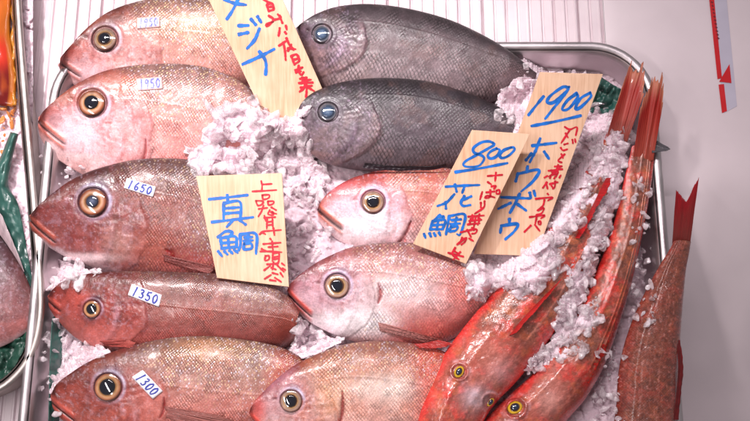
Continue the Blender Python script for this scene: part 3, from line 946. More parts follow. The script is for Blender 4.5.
sticker(FISH_D, [(132, 284), (162, 295), (159, 307), (128, 295)], "1350")

FISH_E = Fish("sea_bream", "large red bream with tilted 1300 sticker at the bottom left corner of the tray", "fish", "red sea breams in a row on the left",
    [(51, 395), (56, 385), (68, 375), (92, 360), (124, 348), (162, 339), (200, 336), (240, 339), (280, 347), (310, 362)],
    [(51, 395), (54, 410), (68, 425), (92, 440), (124, 452), (170, 460), (215, 460), (260, 450), (290, 430), (310, 412)],
    .026, -.012, .028, 122, (108, 387), 13.2, M_BREAM, paint_bream, patch=[(210, 349, 40, 12, (200, 146, 96), .35), (288, 378, 22, 30, (160, 56, 38), .75), (150, 405, 18, 26, (196, 104, 92), .5), (200, 405, 60, 18, (206, 140, 132), .4)], cuts=[(164, 398, 160, 418, 1.8)], seed=5, zend=-.012,
    body=[(-1, (130, 66, 56)), (-.7, (178, 108, 84)), (-.3, (190, 118, 96)), (.15, (192, 114, 100)), (.6, (200, 116, 106)), (1, (210, 140, 130))],
    head=[(-1, (124, 50, 46)), (-.5, (160, 78, 68)), (0, (184, 98, 86)), (.5, (204, 120, 106)), (1, (214, 140, 130))],
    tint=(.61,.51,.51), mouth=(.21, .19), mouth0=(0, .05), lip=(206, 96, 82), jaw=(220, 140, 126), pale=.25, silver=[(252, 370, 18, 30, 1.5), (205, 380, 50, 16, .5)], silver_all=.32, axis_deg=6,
    latc=(214, 160, 140), lat=-.2)
FISH_E.add_eye(IRIS_DARK, PUP, .60)
sticker(FISH_E, [(143, 370), (163, 391), (153, 399), (132, 377)], "1300")

# ---- the two dark fish
def paint_dark(s):
    k = s.kw
    c, m, dh = paint_bream(s)
    return c, m, dh


grey_body = [(-1, (52, 42, 44)), (-.6, (84, 72, 74)), (-.1, (112, 96, 96)), (.35, (130, 114, 114)), (.75, (134, 116, 114)), (1, (124, 106, 106))]
grey_head = [(-1, (58, 46, 48)), (-.5, (92, 78, 84)), (0, (122, 102, 112)), (.5, (140, 114, 112)), (1, (150, 120, 112))]
IRIS_BLUE = [(0, (80, 92, 108)), (.7, (58, 68, 82)), (.82, (104, 100, 106)), (.9, (60, 52, 58)), (1, (34, 28, 32))]
PUP_BLUE = [(0, (112, 128, 148)), (.45, (74, 92, 118)), (.8, (44, 56, 76)), (1, (50, 54, 66))]
kwg = dict(tint=(.80, .75, .82), body=grey_body, head=grey_head, lip=(110, 84, 84), jaw=(140, 110, 106), gash=(50, 36, 36), gillc=(130, 104, 100), pale=.18, iris_pale=(170, 150, 170), orbit=(96, 88, 96),
           orbit2=(70, 60, 66), brow=(70, 64, 72), blot=(120, 88, 76), blot_a=.25, silver_all=.0, lat=-.5, lat_a=.2, latc=(50, 40, 40), gill=1.0, mouth=(.14, .34), mouth0=(.0, .16), lid=(30, 24, 28), hscl=.6, big_a=.15, sat=.95, rim_a=0, ven=(60, 46, 50), mk=1)
FISH_F = Fish("dark_fish", "upper dark grey scaly fish behind the cream board, its back against the ribbed counter", "fish", "dark grey fish at the top of the tray",
    [(296, 28), (303, 22), (318, 13), (340, 6), (372, 4), (410, 9), (450, 20), (488, 38), (515, 56), (536, 74)],
    [(296, 28), (298, 44), (306, 62), (320, 84), (345, 102), (385, 112), (430, 112), (475, 106), (510, 96), (536, 84)],
    .026, -.004, .030, 72, (322, 34), 9.6, M_GREY, paint_dark, seed=6, axis_deg=12, zend=-.014, **kwg)
FISH_F.add_eye(IRIS_BLUE, PUP_BLUE, .72, sink=.04)
kwg2 = dict(kwg); kwg2['body'] = [(p, tuple(int(v * k_) for v, k_ in zip(c, (.74, .76, .80)))) for p, c in grey_body]
kwg2['head'] = [(-1, (50, 42, 46)), (-.5, (84, 74, 80)), (0, (106, 92, 98)), (.5, (120, 102, 104)), (1, (120, 104, 104))]
FISH_G = Fish("dark_fish", "lower dark grey fish lying between the upper dark fish and the pink bream", "fish", "dark grey fish at the top of the tray",
    [(297, 112), (303, 101), (316, 91), (342, 82), (378, 78), (425, 81), (470, 94), (505, 110), (530, 122), (548, 134)],
    [(297, 112), (298, 130), (305, 146), (320, 160), (348, 169), (385, 172), (430, 170), (475, 166), (515, 160), (548, 150)],
    .030, .006, .030, 84, (328, 112), 9.6, M_GREY, paint_dark, seed=7, axis_deg=9, zend=-.016, **kwg2)
FISH_G.add_eye(IRIS_BLUE, PUP_BLUE, .72, sink=.04)

# ---- the three silver pink breams in the middle
hana_body = [(-1, (170, 70, 60)), (-.7, (196, 104, 88)), (-.35, (214, 150, 138)), (.1, (226, 190, 184)), (.6, (236, 212, 210)), (1, (240, 214, 212))]
hana_head = [(-1, (186, 78, 74)), (-.6, (200, 118, 118)), (-.2, (214, 170, 178)), (.3, (232, 210, 214)), (1, (246, 232, 234))]
FISH_H = Fish("sea_bream", "pink and silver bream with open jaw, its body hidden by the 800 board", "fish", "silver pink breams in the middle",
    [(317, 210), (322, 200), (333, 189), (355, 177), (388, 169), (425, 166), (470, 172), (505, 186)],
    [(317, 210), (320, 222), (330, 234), (346, 244), (372, 252), (405, 256), (450, 250), (505, 224)],
    .004, -.022, .026, 100, (373, 202), 11.5, M_SILVER, paint_bream, patch=[(362, 228, 34, 15, (240, 226, 230), .9), (432, 205, 24, 50, (168, 84, 70), .75), (345, 190, 18, 10, (196, 96, 104), .6), (352, 208, 14, 10, (206, 176, 190), .5)], cuts=[(411, 222, 396, 246, 2.4)], seed=8, zend=-.01, body=hana_body, head=hana_head, tint=(.92,.82,.85), mouth=(.26, .18), mouth0=(0, -.02), open=1.3, lip=(214, 120, 100), jaw=(240, 216, 216),
    gash=(190, 20, 30), pale=.6, silver_all=.3, axis_deg=3, blot_a=.15, blot=(206, 90, 80), gill=.95)
FISH_H.add_eye(IRIS_CREAM, PUP, .55)
FISH_I = Fish("sea_bream", "silver pink bream in front of the 800 board with a long pale pectoral fin", "fish", "silver pink breams in the middle",
    [(287, 291), (291, 283), (307, 269), (327, 257), (356, 246), (395, 242), (432, 246), (462, 258), (482, 272), (496, 290)],
    [(287, 291), (290, 304), (304, 318), (326, 331), (352, 341), (385, 348), (420, 348), (450, 340), (475, 324), (496, 306)],
    .030, -.004, .028, 94, (337, 286), 12, M_SILVER, paint_bream, patch=[(345, 324, 46, 13, (242, 230, 232), .9), (318, 298, 24, 12, (196, 156, 166), .5), (436, 332, 50, 16, (190, 84, 76), .8), (420, 254, 70, 12, (150, 92, 90), .6), (398, 290, 40, 17, (230, 220, 222), .6), (372, 320, 24, 18, (232, 222, 224), .8), (465, 290, 20, 30, (186, 84, 74), .7)], cuts=[(379, 284, 378, 303, 2.6)], seed=9, zend=-.012,
    body=[(-1, (150, 80, 74)), (-.7, (190, 118, 108)), (-.3, (214, 150, 142)), (.15, (226, 180, 174)), (.55, (220, 160, 152)), (1, (206, 120, 112))],
    head=[(-1, (150, 90, 96)), (-.5, (176, 130, 140)), (0, (206, 170, 176)), (.5, (232, 214, 216)), (1, (246, 236, 236))],
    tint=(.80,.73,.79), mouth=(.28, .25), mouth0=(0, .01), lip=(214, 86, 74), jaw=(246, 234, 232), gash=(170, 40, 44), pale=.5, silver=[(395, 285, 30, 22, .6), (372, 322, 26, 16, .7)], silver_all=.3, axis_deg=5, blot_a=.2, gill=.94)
FISH_I.add_eye(IRIS_CREAM, PUP, .52)
FISH_J = Fish("sea_bream", "orange pink bream with large scales at the bottom centre of the frame", "fish", "silver pink breams in the middle",
    [(249, 413), (253, 404), (268, 387), (292, 367), (322, 352), (352, 343), (390, 341), (425, 346), (455, 356), (480, 372)],
    [(249, 413), (252, 425), (268, 438), (295, 448), (330, 456), (370, 458), (410, 454), (445, 444), (480, 424)],
    .034, .004, .028, 92, (291, 401), 10.5, M_SILVER, paint_bream, patch=[(395, 388, 50, 14, (226, 210, 202), .7), (432, 380, 22, 50, (190, 68, 52), .8), (330, 400, 15, 20, (216, 166, 120), .4), (274, 378, 22, 16, (168, 112, 132), .5), (272, 410, 20, 10, (206, 170, 176), .5), (258, 410, 8, 14, (214, 70, 58), .6)], cuts=[(342, 392, 339, 426, 2.2)], seed=10, zend=-.02,
    body=[(-1, (160, 84, 66)), (-.75, (190, 120, 92)), (-.35, (206, 146, 122)), (.1, (222, 180, 168)), (.55, (226, 180, 170)), (1, (206, 120, 112))],
    head=[(-1, (160, 96, 98)), (-.5, (180, 126, 132)), (0, (204, 150, 144)), (.5, (226, 190, 184)), (1, (240, 214, 210))],
    tint=(.80,.68,.66), mouth=(.24, .25), mouth0=(0, .02), lip=(220, 80, 66), jaw=(226, 150, 140), gash=(160, 50, 44), pale=.35, silver_all=.34, axis_deg=3, lat=-.38, latc=(160, 80, 48), lat_a=.9, blot_a=.3, blot=(206, 110, 60), gill=.94)
FISH_J.add_eye(IRIS_CREAM, PUP, .55)


# ---- gurnards, seen from above
def paint_gurnard(s):
    k = s.kw
    X, Y = s.PX[..., 0], s.PX[..., 1]; sd = s.seed * 9.1
    A, B, T, U = s.A, s.B, s.T, s.U
    n1 = fbm(X / 22 + sd, Y / 22, 4); n2 = fbm(X / 7 + sd, Y / 7 + 3, 4); n3 = fbm(X / 2.6 + sd, Y / 2.6, 3)
    n4 = fbm(X / 11 + sd + 40, Y / 11, 3)
    brown, red, pale, edge = [lin(k[q]) for q in ('brown', 'red', 'palec', 'edge')]
    c = mix(np.broadcast_to(brown, A.shape + (3,)), red, sm(.48, .66, n1 * .55 + n2 * .45))
    c = mix(c, pale, sm(.54, .72, n4 * .6 + n2 * .4) * k.get('pale_a', .5))
    c = mix(c, brown * .6, sm(.50, .66, fbm(X / 5 + sd, Y / 5 + 77, 3)) * .65)
    c = mix(c, lin((206, 110, 60)), sm(.54, .70, fbm(X / 8 + sd + 5, Y / 8 + 17, 3)) * k.get('org', .4))
    c = mix(c, edge, sm(.62, .98, np.abs(T) + .25 * (n2 - .5)) * k.get('edge_a', .85))
    hl = k.get('hl', .36); head = sm(hl + .03, hl - .04, U + .05 * T ** 2 + .04 * (n2 - .5))
    d1, d2, _ = worley(X / 9 + sd, Y / 9)
    crack = bump_ridge(d2 - d1, .08)
    c = mix(c, c * .6, crack * head * .15)
    c = mix(c, lin(k.get('headc', (196, 84, 80))), head * .35 * n2 * 1.6)
    dh = 1.0 * (n1 - .5) * 2 + .5 * (n2 - .5) + head * (.14 * (1 - crack)) + .9 * (fbm(X / 5 + sd + 3, Y / 5, 3) - .5) + .25 * (n3 - .5)
    # temples and the step behind the skull
    dh += 1.4 * sm(hl + .015, hl - .015, U + .06 * T ** 2) * sm(.95, .5, np.abs(T))
    for sgn in (-1, 1):
        dh += 1.0 * bump_ridge((T - sgn * k.get('ridge_t', .34)), .10) * head
    # ridge of the back
    dh += 1.0 * bump_ridge(T - k.get('crest', 0), .10) * (1 - head)
    # pale lateral line
    for tl in k.get('lat', (.55,)):
        c = mix(c, lin(k.get('latc', (236, 150, 128))), bump_ridge(T - tl - .05 * (n1 - .5), .026) * (1 - head) * k.get('lat_a', .55) * (.4 + n2))
        dh += k.get('lat_h', .7) * bump_ridge(T - tl, .035) * (1 - head)
    wh = k.get('snoutw', 0)
    for (ex, ey, er) in k.get('eyes', []):
        de = np.hypot(X - ex, Y - ey) / er
        dh += -1.0 * sm(1.1, .9, de) + 1.4 * bump_ridge(de - 1.35, .22)
        c = mix(c, lin((120, 40, 40)), bump_ridge(de - 1.15, .12) * .8)
        c = mix(c, lin((214, 180, 186)), bump_ridge(de - 1.7, .25) * sm(.5, .7, n2 + .1) * .5)
    for (bx, by, br, bc) in k.get('spots', []):
        d = np.hypot(X - bx, Y - by) / br
        c = mix(c, lin(bc), np.exp(-d ** 2) * (.35 + .7 * n2))
    c = mix(c, lin((226, 150, 140)), sm(.66, .78, fbm(X / 2.4 + sd, Y / 2.4 + 21, 2)) * .22)
    c = c * (.80 + .40 * n3)[..., None]
    msk = np.stack([(1 - head) * .8 + 0 * A, .15 * (1 - head) * n2, 0 * A], -1)
    return c, msk, dh * (1 - T ** 6)


IRIS_YEL = [(0, (90, 60, 30)), (.55, (120, 70, 20)), (.66, (226, 190, 40)), (.8, (206, 150, 30)), (.9, (90, 50, 20)), (1, (60, 24, 20))]
PUP_GUR = [(0, (44, 58, 80)), (.6, (26, 34, 52)), (1, (14, 14, 20))]
GK = dict(brown=(142, 80, 64), red=(204, 62, 50), palec=(214, 140, 126), edge=(216, 38, 38), headc=(204, 70, 66))
FISH_K = Fish("red_gurnard", "red gurnard with yellow ringed eyes lying over its neighbour, back half under ice", "fish", "red gurnards on the right",
    [(424, 470), (418, 440), (419, 415), (428, 384), (444, 354), (468, 322), (497, 288), (535, 244), (570, 196), (598, 150), (612, 122)],
    [(462, 470), (474, 440), (492, 408), (518, 380), (545, 346), (572, 306), (592, 262), (606, 222), (616, 186), (622, 156), (627, 126)],
    .026, .018, .030, 100, None, 0, M_GURN, paint_gurnard, seed=21, mode='arc', NU=420, NV=150, grow=.25, endtaper=.80, zend=-.02, power=(2.2, .6),
    eyes=[(459, 372, 6.5), (490, 402, 6.0)], lat=(.52,), hl=.40, spots=[(474, 398, 12, (214, 196, 206)), (500, 372, 14, (200, 150, 150)), (486, 352, 18, (188, 110, 96))], **GK)
FISH_K.eye = np.array([459, 372.]); FISH_K.eye_r = 6.5
FISH_K.add_eye(IRIS_YEL, PUP_GUR, .56, aspect=.72, ang=-1.0, dome=.5)
FISH_K.add_eye(IRIS_YEL, PUP_GUR, .56, aspect=.62, ang=-.9, x=490, y=402, r=5.2, dome=.5)
FISH_L = Fish("red_gurnard", "red gurnard along the right wall of the tray, partly buried under ice", "fish", "red gurnards on the right",
    [(468, 478), (470, 450), (482, 424), (506, 398), (534, 372), (560, 336), (582, 300), (600, 262), (614, 222), (624, 180), (632, 146)],
    [(530, 480), (548, 450), (564, 424), (586, 398), (604, 366), (618, 328), (630, 288), (640, 246), (648, 205), (653, 170), (655, 142)],
    .004, -.004, .030, 100, None, 0, M_GURN, paint_gurnard, seed=22, mode='arc', NU=420, NV=150, grow=.25, endtaper=.86, zend=.004, power=(2.2, .6),
    eyes=[(515, 408, 8.0)], lat=(.50, .66), latc=(240, 130, 96), hl=.38, spots=[(548, 400, 14, (206, 150, 140)), (552, 380, 10, (196, 120, 108))], **GK)
FISH_L.eye = np.array([515, 408.]); FISH_L.eye_r = 8.0
FISH_L.add_eye(IRIS_YEL, PUP_GUR, .56, aspect=.8, ang=-.4, dome=.5)
GM = dict(brown=(128, 66, 52), red=(150, 66, 54), palec=(166, 96, 80), edge=(150, 44, 44), headc=(150, 60, 54))
FISH_M = Fish("red_gurnard", "brown red gurnard hanging over the right rim of the tray with its tail raised outside", "fish", "red gurnards on the right",
    [(604, 470), (611, 440), (616, 405), (618, 375), (624, 345), (634, 316), (646, 290), (658, 268), (668, 252), (674, 241)],
    [(660, 475), (674, 440), (677, 405), (678, 370), (680, 340), (682, 312), (684, 290), (686, 270), (689, 254), (691, 242)],
    .022, .016, .024, 100, None, 0, M_GURN, paint_gurnard, seed=23, mode='arc', NU=360, NV=130, grow=.2, endtaper=.72, zend=.004, power=(2.2, .65),
    lat=(-.35, .2), latc=(170, 98, 84), lat_a=.35, lat_h=.15, org=.12, hl=.05, edge_a=.35, pale_a=.4, crest=-.55, **GM)

# tail fins and back fins of the gurnards
RED = (196, 30, 32); ORG = (226, 120, 96)
fan("tail_fin", [(604, 146), (615, 146), (627, 142)], [(619, 94), (630, 66), (635, 56), (641, 66), (643, 60), (647, 86)], .004, .034, FISH_K.root, (206, 110, 96), (200, 36, 34), rays=11, ragged=.26, ridge=.0002, seed=3.1, tipc=(224, 140, 110), fork=.0, bow=.004)
fan("tail_fin", [(632, 164), (643, 164), (653, 161)], [(641, 104), (651, 76), (656, 64), (660, 74), (664, 66), (664, 98)], .003, .042, FISH_L.root, (206, 92, 74), (196, 34, 36), rays=11, ragged=.26, ridge=.0002, seed=7.7, tipc=(226, 150, 120), fork=.0, bow=.004)
fan("tail_fin", [(671, 258), (680, 258), (688, 258)], [(676, 189), (687, 184), (699, 175)], .012, .062, FISH_M.root, (150, 70, 62), (190, 28, 40), rays=13, ragged=.05, seed=1.3, fork=.22, tipc=(196, 30, 44))
fan("pectoral_fin", [(648, 136), (650, 144), (652, 153)], [(668, 147), (670, 149), (667, 151)], .010, .016, FISH_L.root, (70, 64, 70), (104, 100, 106), rays=6, ragged=.1, seed=4.4)
zk = lambda x, y: hm_get(x, y)
fan("dorsal_fin", [(508, 336), (525, 316), (542, 298), (558, 282)], [(517, 332), (533, 314), (548, 297), (561, 279)], .050, .060, FISH_K.root, (200, 40, 40), (226, 46, 44), rays=20, ragged=.25, seed=2)
fan("dorsal_fin", [(572, 238), (580, 226), (588, 214), (600, 190), (606, 178)], [(580, 238), (588, 226), (594, 212), (607, 190), (612, 178)], .034, .046, FISH_K.root, (200, 40, 40), (220, 40, 44), rays=22, ragged=.3, seed=5)
fan("pectoral_fin", [(580, 380), (596, 352), (606, 325)], [(590, 384), (606, 352), (613, 326)], .026, .018, FISH_L.root, (206, 40, 40), (224, 60, 50), rays=12, ragged=.3, seed=8)
fan("dorsal_fin", [(676, 340), (678, 365), (676, 395), (673, 420)], [(680, 340), (683, 365), (681, 395), (678, 420)], .030, .026, FISH_M.root, (130, 34, 34), (150, 34, 40), rays=9, ragged=.18, seed=12)

# pectoral and anal fins of the breams
fan("pectoral_fin", [(162, 254), (164, 257), (164, 261)], [(212, 266), (218, 270), (210, 274)], None, 0, FISH_C.root, (160, 84, 80), (172, 100, 96), rays=7, seed=21)
fan("pectoral_fin", [(378, 322), (379, 326), (380, 331)], [(446, 341), (448, 344), (443, 346)], None, 0, FISH_I.root, (222, 160, 154), (216, 128, 120), rays=7, seed=22, ragged=.1)
fan("pelvic_fin", [(414, 344), (425, 343), (438, 340)], [(420, 348), (440, 348), (456, 344)], .034, .036, FISH_I.root, (206, 60, 56), (214, 70, 64), rays=7, seed=25)
fan("anal_fin", [(365, 163), (395, 166), (430, 166), (446, 164)], [(362, 168), (395, 171), (430, 170), (447, 167)], .022, .018, FISH_G.root, (40, 30, 36), (62, 46, 56), rays=16, seed=23)
fan("pectoral_fin", [(100, 341), (103, 343), (105, 346)], [(128, 340), (136, 343), (132, 348)], None, 0, FISH_D.root, (196, 90, 84), (206, 104, 96), rays=7, seed=26)
fan("pectoral_fin", [(164, 406), (166, 411), (166, 417)], [(226, 416), (234, 426), (222, 436)], None, 0, FISH_E.root, (186, 112, 104), (196, 124, 114), rays=8, seed=24)

# ------------------------------------------------------------------ left tray contents
FISH_N = Fish("sea_bream", "purplish fish with a pink belly in the second tray, cut off by the left edge", "fish", None,
    [(36, 312), (33, 296), (27, 279), (15, 256), (0, 234), (-30, 206), (-80, 190), (-130, 196)],
    [(36, 312), (33, 324), (24, 334), (6, 345), (-20, 354), (-60, 360), (-100, 352), (-130, 330)],
    -.008, -.018, .026, 400, None, 0, M_FINE, paint_bream, seed=31, NU=200, NV=120, axis_deg=197,
    body=[(-1, (90, 66, 72)), (-.5, (120, 88, 96)), (0, (140, 104, 104)), (.4, (176, 110, 108)), (.7, (214, 150, 146)), (1, (226, 190, 186))],
    head=[(-1, (92, 66, 74)), (-.5, (124, 90, 98)), (0, (144, 104, 106)), (.4, (186, 116, 112)), (.7, (214, 140, 134)), (1, (226, 190, 186))], pale=.1, scl=.3, big_a=0, blot_a=0, ven=(90, 60, 70), sat=.9, tint=(.66, .62, .68), silver_all=0)
fan("dorsal_fin", [(24, 272), (12, 252), (-4, 230), (-20, 214)], [(19, 258), (9, 232), (0, 212), (-14, 196)], .004, .010, FISH_N.root, (196, 170, 176), (222, 204, 208), rays=8, ragged=.1, seed=33)

M_GREEN = plain_mat("green_plastic", (40, 84, 76), 0.38, 0, 0.3, 25, 0.15, 60, coat=.3)
M_GREEN_D = plain_mat("dark_green_plastic", (30, 66, 54), 0.4, 0, 0.35, 40, 0.4, 60, coat=.2)


def sheet(name, left, right, zl, zr, mat, crumple=.006, nu=70, nv=24, seed=0, mid=0.0, parent=None):
    a = spline(left, nu); b = spline(right, nu)
    v = np.linspace(0, 1, nv)[None, :, None]
    PX = a[:, None] * (1 - v) + b[:, None] * v
    vv = v[..., 0]
    zl = np.interp(np.linspace(0, 1, nu), np.linspace(0, 1, len(zl)), zl)[:, None]; zr = np.interp(np.linspace(0, 1, nu), np.linspace(0, 1, len(zr)), zr)[:, None]
    z = zl * (1 - vv) + zr * vv + mid * np.sin(math.pi * vv) + crumple * (np.abs(fbm(PX[..., 0] / 14 + seed, PX[..., 1] / 14, 3) - .5) * 4 - .5)
    P = W(PX[..., 0], PX[..., 1], z)
    o = mesh_np(name, P.reshape(-1, 3), grid_quads(nu, nv), mat, parent)
    sd = o.modifiers.new("thickness", 'SOLIDIFY'); sd.thickness = .0008
    return o


gs = sheet("green_sheet", [(11, 132), (4, 150), (-4, 172), (-6, 205), (2, 232), (10, 262), (20, 300)], [(18, 134), (12, 158), (8, 185), (18, 205), (26, 245), (33, 285), (36, 310)],
           [-.004, -.01, -.03, -.03], [-.006, -.012, -.02, -.02], M_GREEN, .004, seed=2, mid=.008)
tag(gs, "folded teal plastic sheet beside the purplish fish in the left tray", "plastic sheet")
gs2 = sheet("green_sheet", [(-60, 335), (-20, 340), (10, 335), (34, 300)], [(-60, 410), (-20, 395), (12, 370), (34, 325)], [-.03, -.03, -.03, -.028], [-.02, -.012, -.012, -.016], M_GREEN_D, .014, seed=5)
tag(gs2, "dark green crumpled sheet under the belly of the purplish fish in the left tray", "plastic sheet")


def package():
    """soft printed bag leaning in the second tray at the very top left"""
    root = empty("food_package", "red and yellow food package at the top left corner of the frame", "package", W(-20, 40, -.03))
    nu, nv = 60, 40
    u = np.linspace(0, 1, nu)[:, None]; v = np.linspace(0, 1, nv)[None, :]
    X = -90 + 103 * v + 3 * np.sin(u * 9) * v; Y = -80 + 186 * u + 0 * v
    z = .004 + .022 * (1 - np.abs(2 * v - 1) ** 4) * (1 - np.abs(2 * u - 1) ** 6) + .004 * (fbm(u * 8, v * 5, 3) - .5) * 2 + 0 * u
    P = W(X, Y, z - .016)
    yel = lin((186, 104, 28)); red = lin((196, 50, 30)); drk = lin((110, 20, 18))
    c = mix(np.broadcast_to(red, P.shape), drk, sm(.70, .82, u + .03 * np.sin(v * 20)))
    c = mix(c, yel, np.maximum(sm(.93, .955, v + 0 * u), sm(.62, .5, u + .08 * np.sin(v * 12)) * .75))
    c = mix(c, lin((226, 110, 40)), sm(.5, .7, fbm(u * 7, v * 9, 3)) * .5)
    mesh_np("printed_bag", P.reshape(-1, 3), grid_quads(nu, nv), attr_mat("printed_film", .25, .4, .2, 60), root, col=c.reshape(-1, 3)).modifiers.new("thickness", 'SOLIDIFY').thickness = .001
    # crimped seal
    t = np.linspace(0, 1, 80); 
    pts = np.c_[13 + 1.2 * np.sin(t * 40), -60 + 165 * t]
    V = np.vstack([W(pts[:, 0] - 1.5, pts[:, 1], -.008), W(pts[:, 0] + 2.2, pts[:, 1], -.0095 + .001 * np.sin(t * 90))])
    i = np.arange(79)
    s_ = mesh_np("seal", V, np.stack([i, i + 1, i + 81, i + 80], 1), plain_mat("seal_film", (170, 110, 30), .3, 0, .3, 90), root)
    s_.modifiers.new("thickness", 'SOLIDIFY').thickness = .0008


package()

# teal liner of the main tray where the ice leaves it bare
ln = sheet("green_sheet", [(600, 76), (612, 84), (626, 92)], [(590, 112), (604, 118), (616, 124)], [.002, .004, .0], [-.02, -.022, -.02], M_GREEN, .008, seed=9)
tag(ln, "teal liner corner sticking out of ice at the top right of the big tray", "plastic sheet")
ln2 = sheet("green_sheet", [(52, 318), (50, 350), (49, 385), (48, 430)], [(60, 312), (62, 345), (61, 385), (58, 430)], [-.012, -.012, -.012, -.01], [-.034, -.034, -.034, -.034], M_GREEN, .006, seed=12)
tag(ln2, "teal plastic liner along the left wall of the big tray", "plastic sheet")

# ------------------------------------------------------------------ ice
def shards(X, Y, sd, size):
    """flat broken faces: every cell is a tilted plane at its own height"""
    x = X / size + sd; y = Y / size + sd * .7
    xi = np.floor(x).astype(int); yi = np.floor(y).astype(int)
    best = np.full(x.shape, 9.0); h = np.zeros(x.shape)
    for dx in (-1, 0, 1):
        for dy in (-1, 0, 1):
            cx = xi + dx; cy = yi + dy
            jx = _JX[cx & 255, cy & 255]; jy = _JY[cx & 255, cy & 255]; k = _LAT[cx & 255, cy & 255]
            ox = x - cx - jx; oy = y - cy - jy
            d = np.hypot(ox * (1 + .6 * (k - .5)), oy)
            hh = (k - .5) * 1.1 + (jx - .5) * 1.5 * ox + (jy - .5) * 1.5 * oy - .25 * d
            nb = d < best
            h = np.where(nb, hh, h); best = np.minimum(best, d)
    return h * size


def granular(X, Y, sd):
    """lumpy height of packed crushed ice (in photo pixels)"""
    wx = X + 7 * (fbm(X / 13 + sd, Y / 13, 3) - .5); wy = Y + 7 * (fbm(X / 13 + sd + 9, Y / 13, 3) - .5)
    return .28 * shards(wx, wy, sd, 20) + .38 * shards(wx, wy, sd + 4.4, 9.5) + .34 * shards(wx, wy, sd + 8.1, 4.6) + .6 * (fbm(X / 3 + sd, Y / 3, 2) - .5)


def inside(poly, X, Y):
    p = np.asarray(poly, float); r = np.zeros(X.shape, bool)
    j = len(p) - 1
    for i in range(len(p)):
        c = ((p[i, 1] > Y) != (p[j, 1] > Y)) & (X < (p[j, 0] - p[i, 0]) * (Y - p[i, 1]) / (p[j, 1] - p[i, 1] + 1e-9) + p[i, 0])
        r ^= c; j = i
    return r


def edge_dist(poly, X, Y):
    p = np.asarray(poly, float); best = np.full(X.shape, 1e9)
    for i in range(len(p)):
        a = p[i]; b = p[(i + 1) % len(p)]; ab = b - a
        t = np.clip(((X - a[0]) * ab[0] + (Y - a[1]) * ab[1]) / (ab @ ab), 0, 1)
        best = np.minimum(best, np.hypot(X - a[0] - t * ab[0], Y - a[1] - t * ab[1]))
    return np.where(inside(poly, X, Y), best, -best)


def dil(Z, n):
    for _ in range(n):
        Z = np.maximum.reduce([Z, np.roll(Z, 1, 0), np.roll(Z, -1, 0), np.roll(Z, 1, 1), np.roll(Z, -1, 1)])
    return Z


HM[:] = dil(HM, 1)


# ice bed of the whole tray: world grid
BED0 = -.020
xs = np.linspace(XL + .004, XR - .004, 520); ys = np.linspace(YB + .01, YT - .004, 400)
Xw, Yw = np.meshgrid(xs, ys, indexing='ij')
px, py = Xw / S + 375, -Yw / S + 210
Zb = BED0 + granular(px, py, 3.3) * S * .8 + .006 * (fbm(px / 60, py / 60, 3) - .5)
edge = np.minimum.reduce([Xw - XL, XR - Xw, YT - Yw])
cr = np.hypot(np.maximum(TR - (Xw - XL), 0) * 1.0, np.maximum(TR - (YT - Yw), 0)); cr2 = np.hypot(np.maximum(TR - (XR - Xw), 0), np.maximum(TR - (YT - Yw), 0))
edge = np.minimum(edge, np.minimum(TR - cr, TR - cr2))
Zb -= .030 * sm(.045, .006, edge + .016 * (fbm(px / 16, py / 16, 3) - .5))
keep = (edge > .006)
nx_, ny_ = Xw.shape
q = grid_quads(nx_, ny_)
kf = keep.reshape(-1)
q = q[kf[q].all(1)]
bed = mesh_np("crushed_ice_bed", np.stack([Xw, Yw, Zb], -1).reshape(-1, 3), q, M_BED)
tag(bed, "bed of packed crushed ice that covers the bottom of the big steel tray", "ice", kind="stuff")
HMB = HM.copy()
hm_add(np.stack([Xw, Yw, Zb], -1).reshape(-1, 3)[kf])
HM = dil(HM, 1)

# loose chips
def rock(seed, n_t=13, n_p=20):
    """an irregular lump of ice: a ball cut by random planes with melted, rounded edges"""
    r = random.Random(seed)
    th = np.linspace(0, math.pi, n_t); ph = np.linspace(0, 2 * math.pi, n_p, endpoint=False)
    T, Pp = np.meshgrid(th, ph, indexing='ij')
    d = np.stack([np.sin(T) * np.cos(Pp), np.sin(T) * np.sin(Pp), np.cos(T)], -1)
    acc = np.exp(-70 * np.full(T.shape, 1.25))
    for _ in range(10):
        nv = np.array([r.gauss(0, 1), r.gauss(0, 1), r.gauss(0, 1)]); nv /= np.linalg.norm(nv)
        off = r.uniform(.55, 1.0); den = np.maximum(d @ nv, 1e-2)
        acc = acc + np.exp(-70 * np.minimum(off / den, 3))
    R = -np.log(acc) / 70
    V = d * R[..., None] + .05 * (fbm(d[..., :1] * 2.2 + seed * 5, d[..., 1:2] * 2.2 + d[..., 2:] * 3, 3) - .5) * d
    return V.reshape(-1, 3), grid_quads(n_t, n_p, True)


ROCKS = [rock(i) for i in range(16)]


def chips(name, pts, mat, label):
    """pts: list of (world point, radius)"""
    Vs = []; Qs = []; base = 0
    for P, r in pts:
        V, q_ = ROCKS[random.randrange(16)]
        a, b_, c_ = [random.uniform(0, 2 * math.pi) for _ in range(3)]
        ca, sa, cb, sb, cc, sc_ = math.cos(a), math.sin(a), math.cos(b_), math.sin(b_), math.cos(c_), math.sin(c_)
        R = np.array([[ca, -sa, 0], [sa, ca, 0], [0, 0, 1]]) @ np.array([[cb, 0, sb], [0, 1, 0], [-sb, 0, cb]]) @ np.array([[1, 0, 0], [0, cc, -sc_], [0, sc_, cc]])
        sc3 = np.array([random.uniform(.8, 1.7), random.uniform(.6, 1.1), random.uniform(.35, .8)])
        Vs.append((V * sc3 * r) @ R.T + P); Qs.append(q_ + base); base += len(V)
    o = mesh_np(name, np.vstack(Vs), np.vstack(Qs), mat, smooth=False)
    tag(o, label, "ice", kind="stuff")
    return o


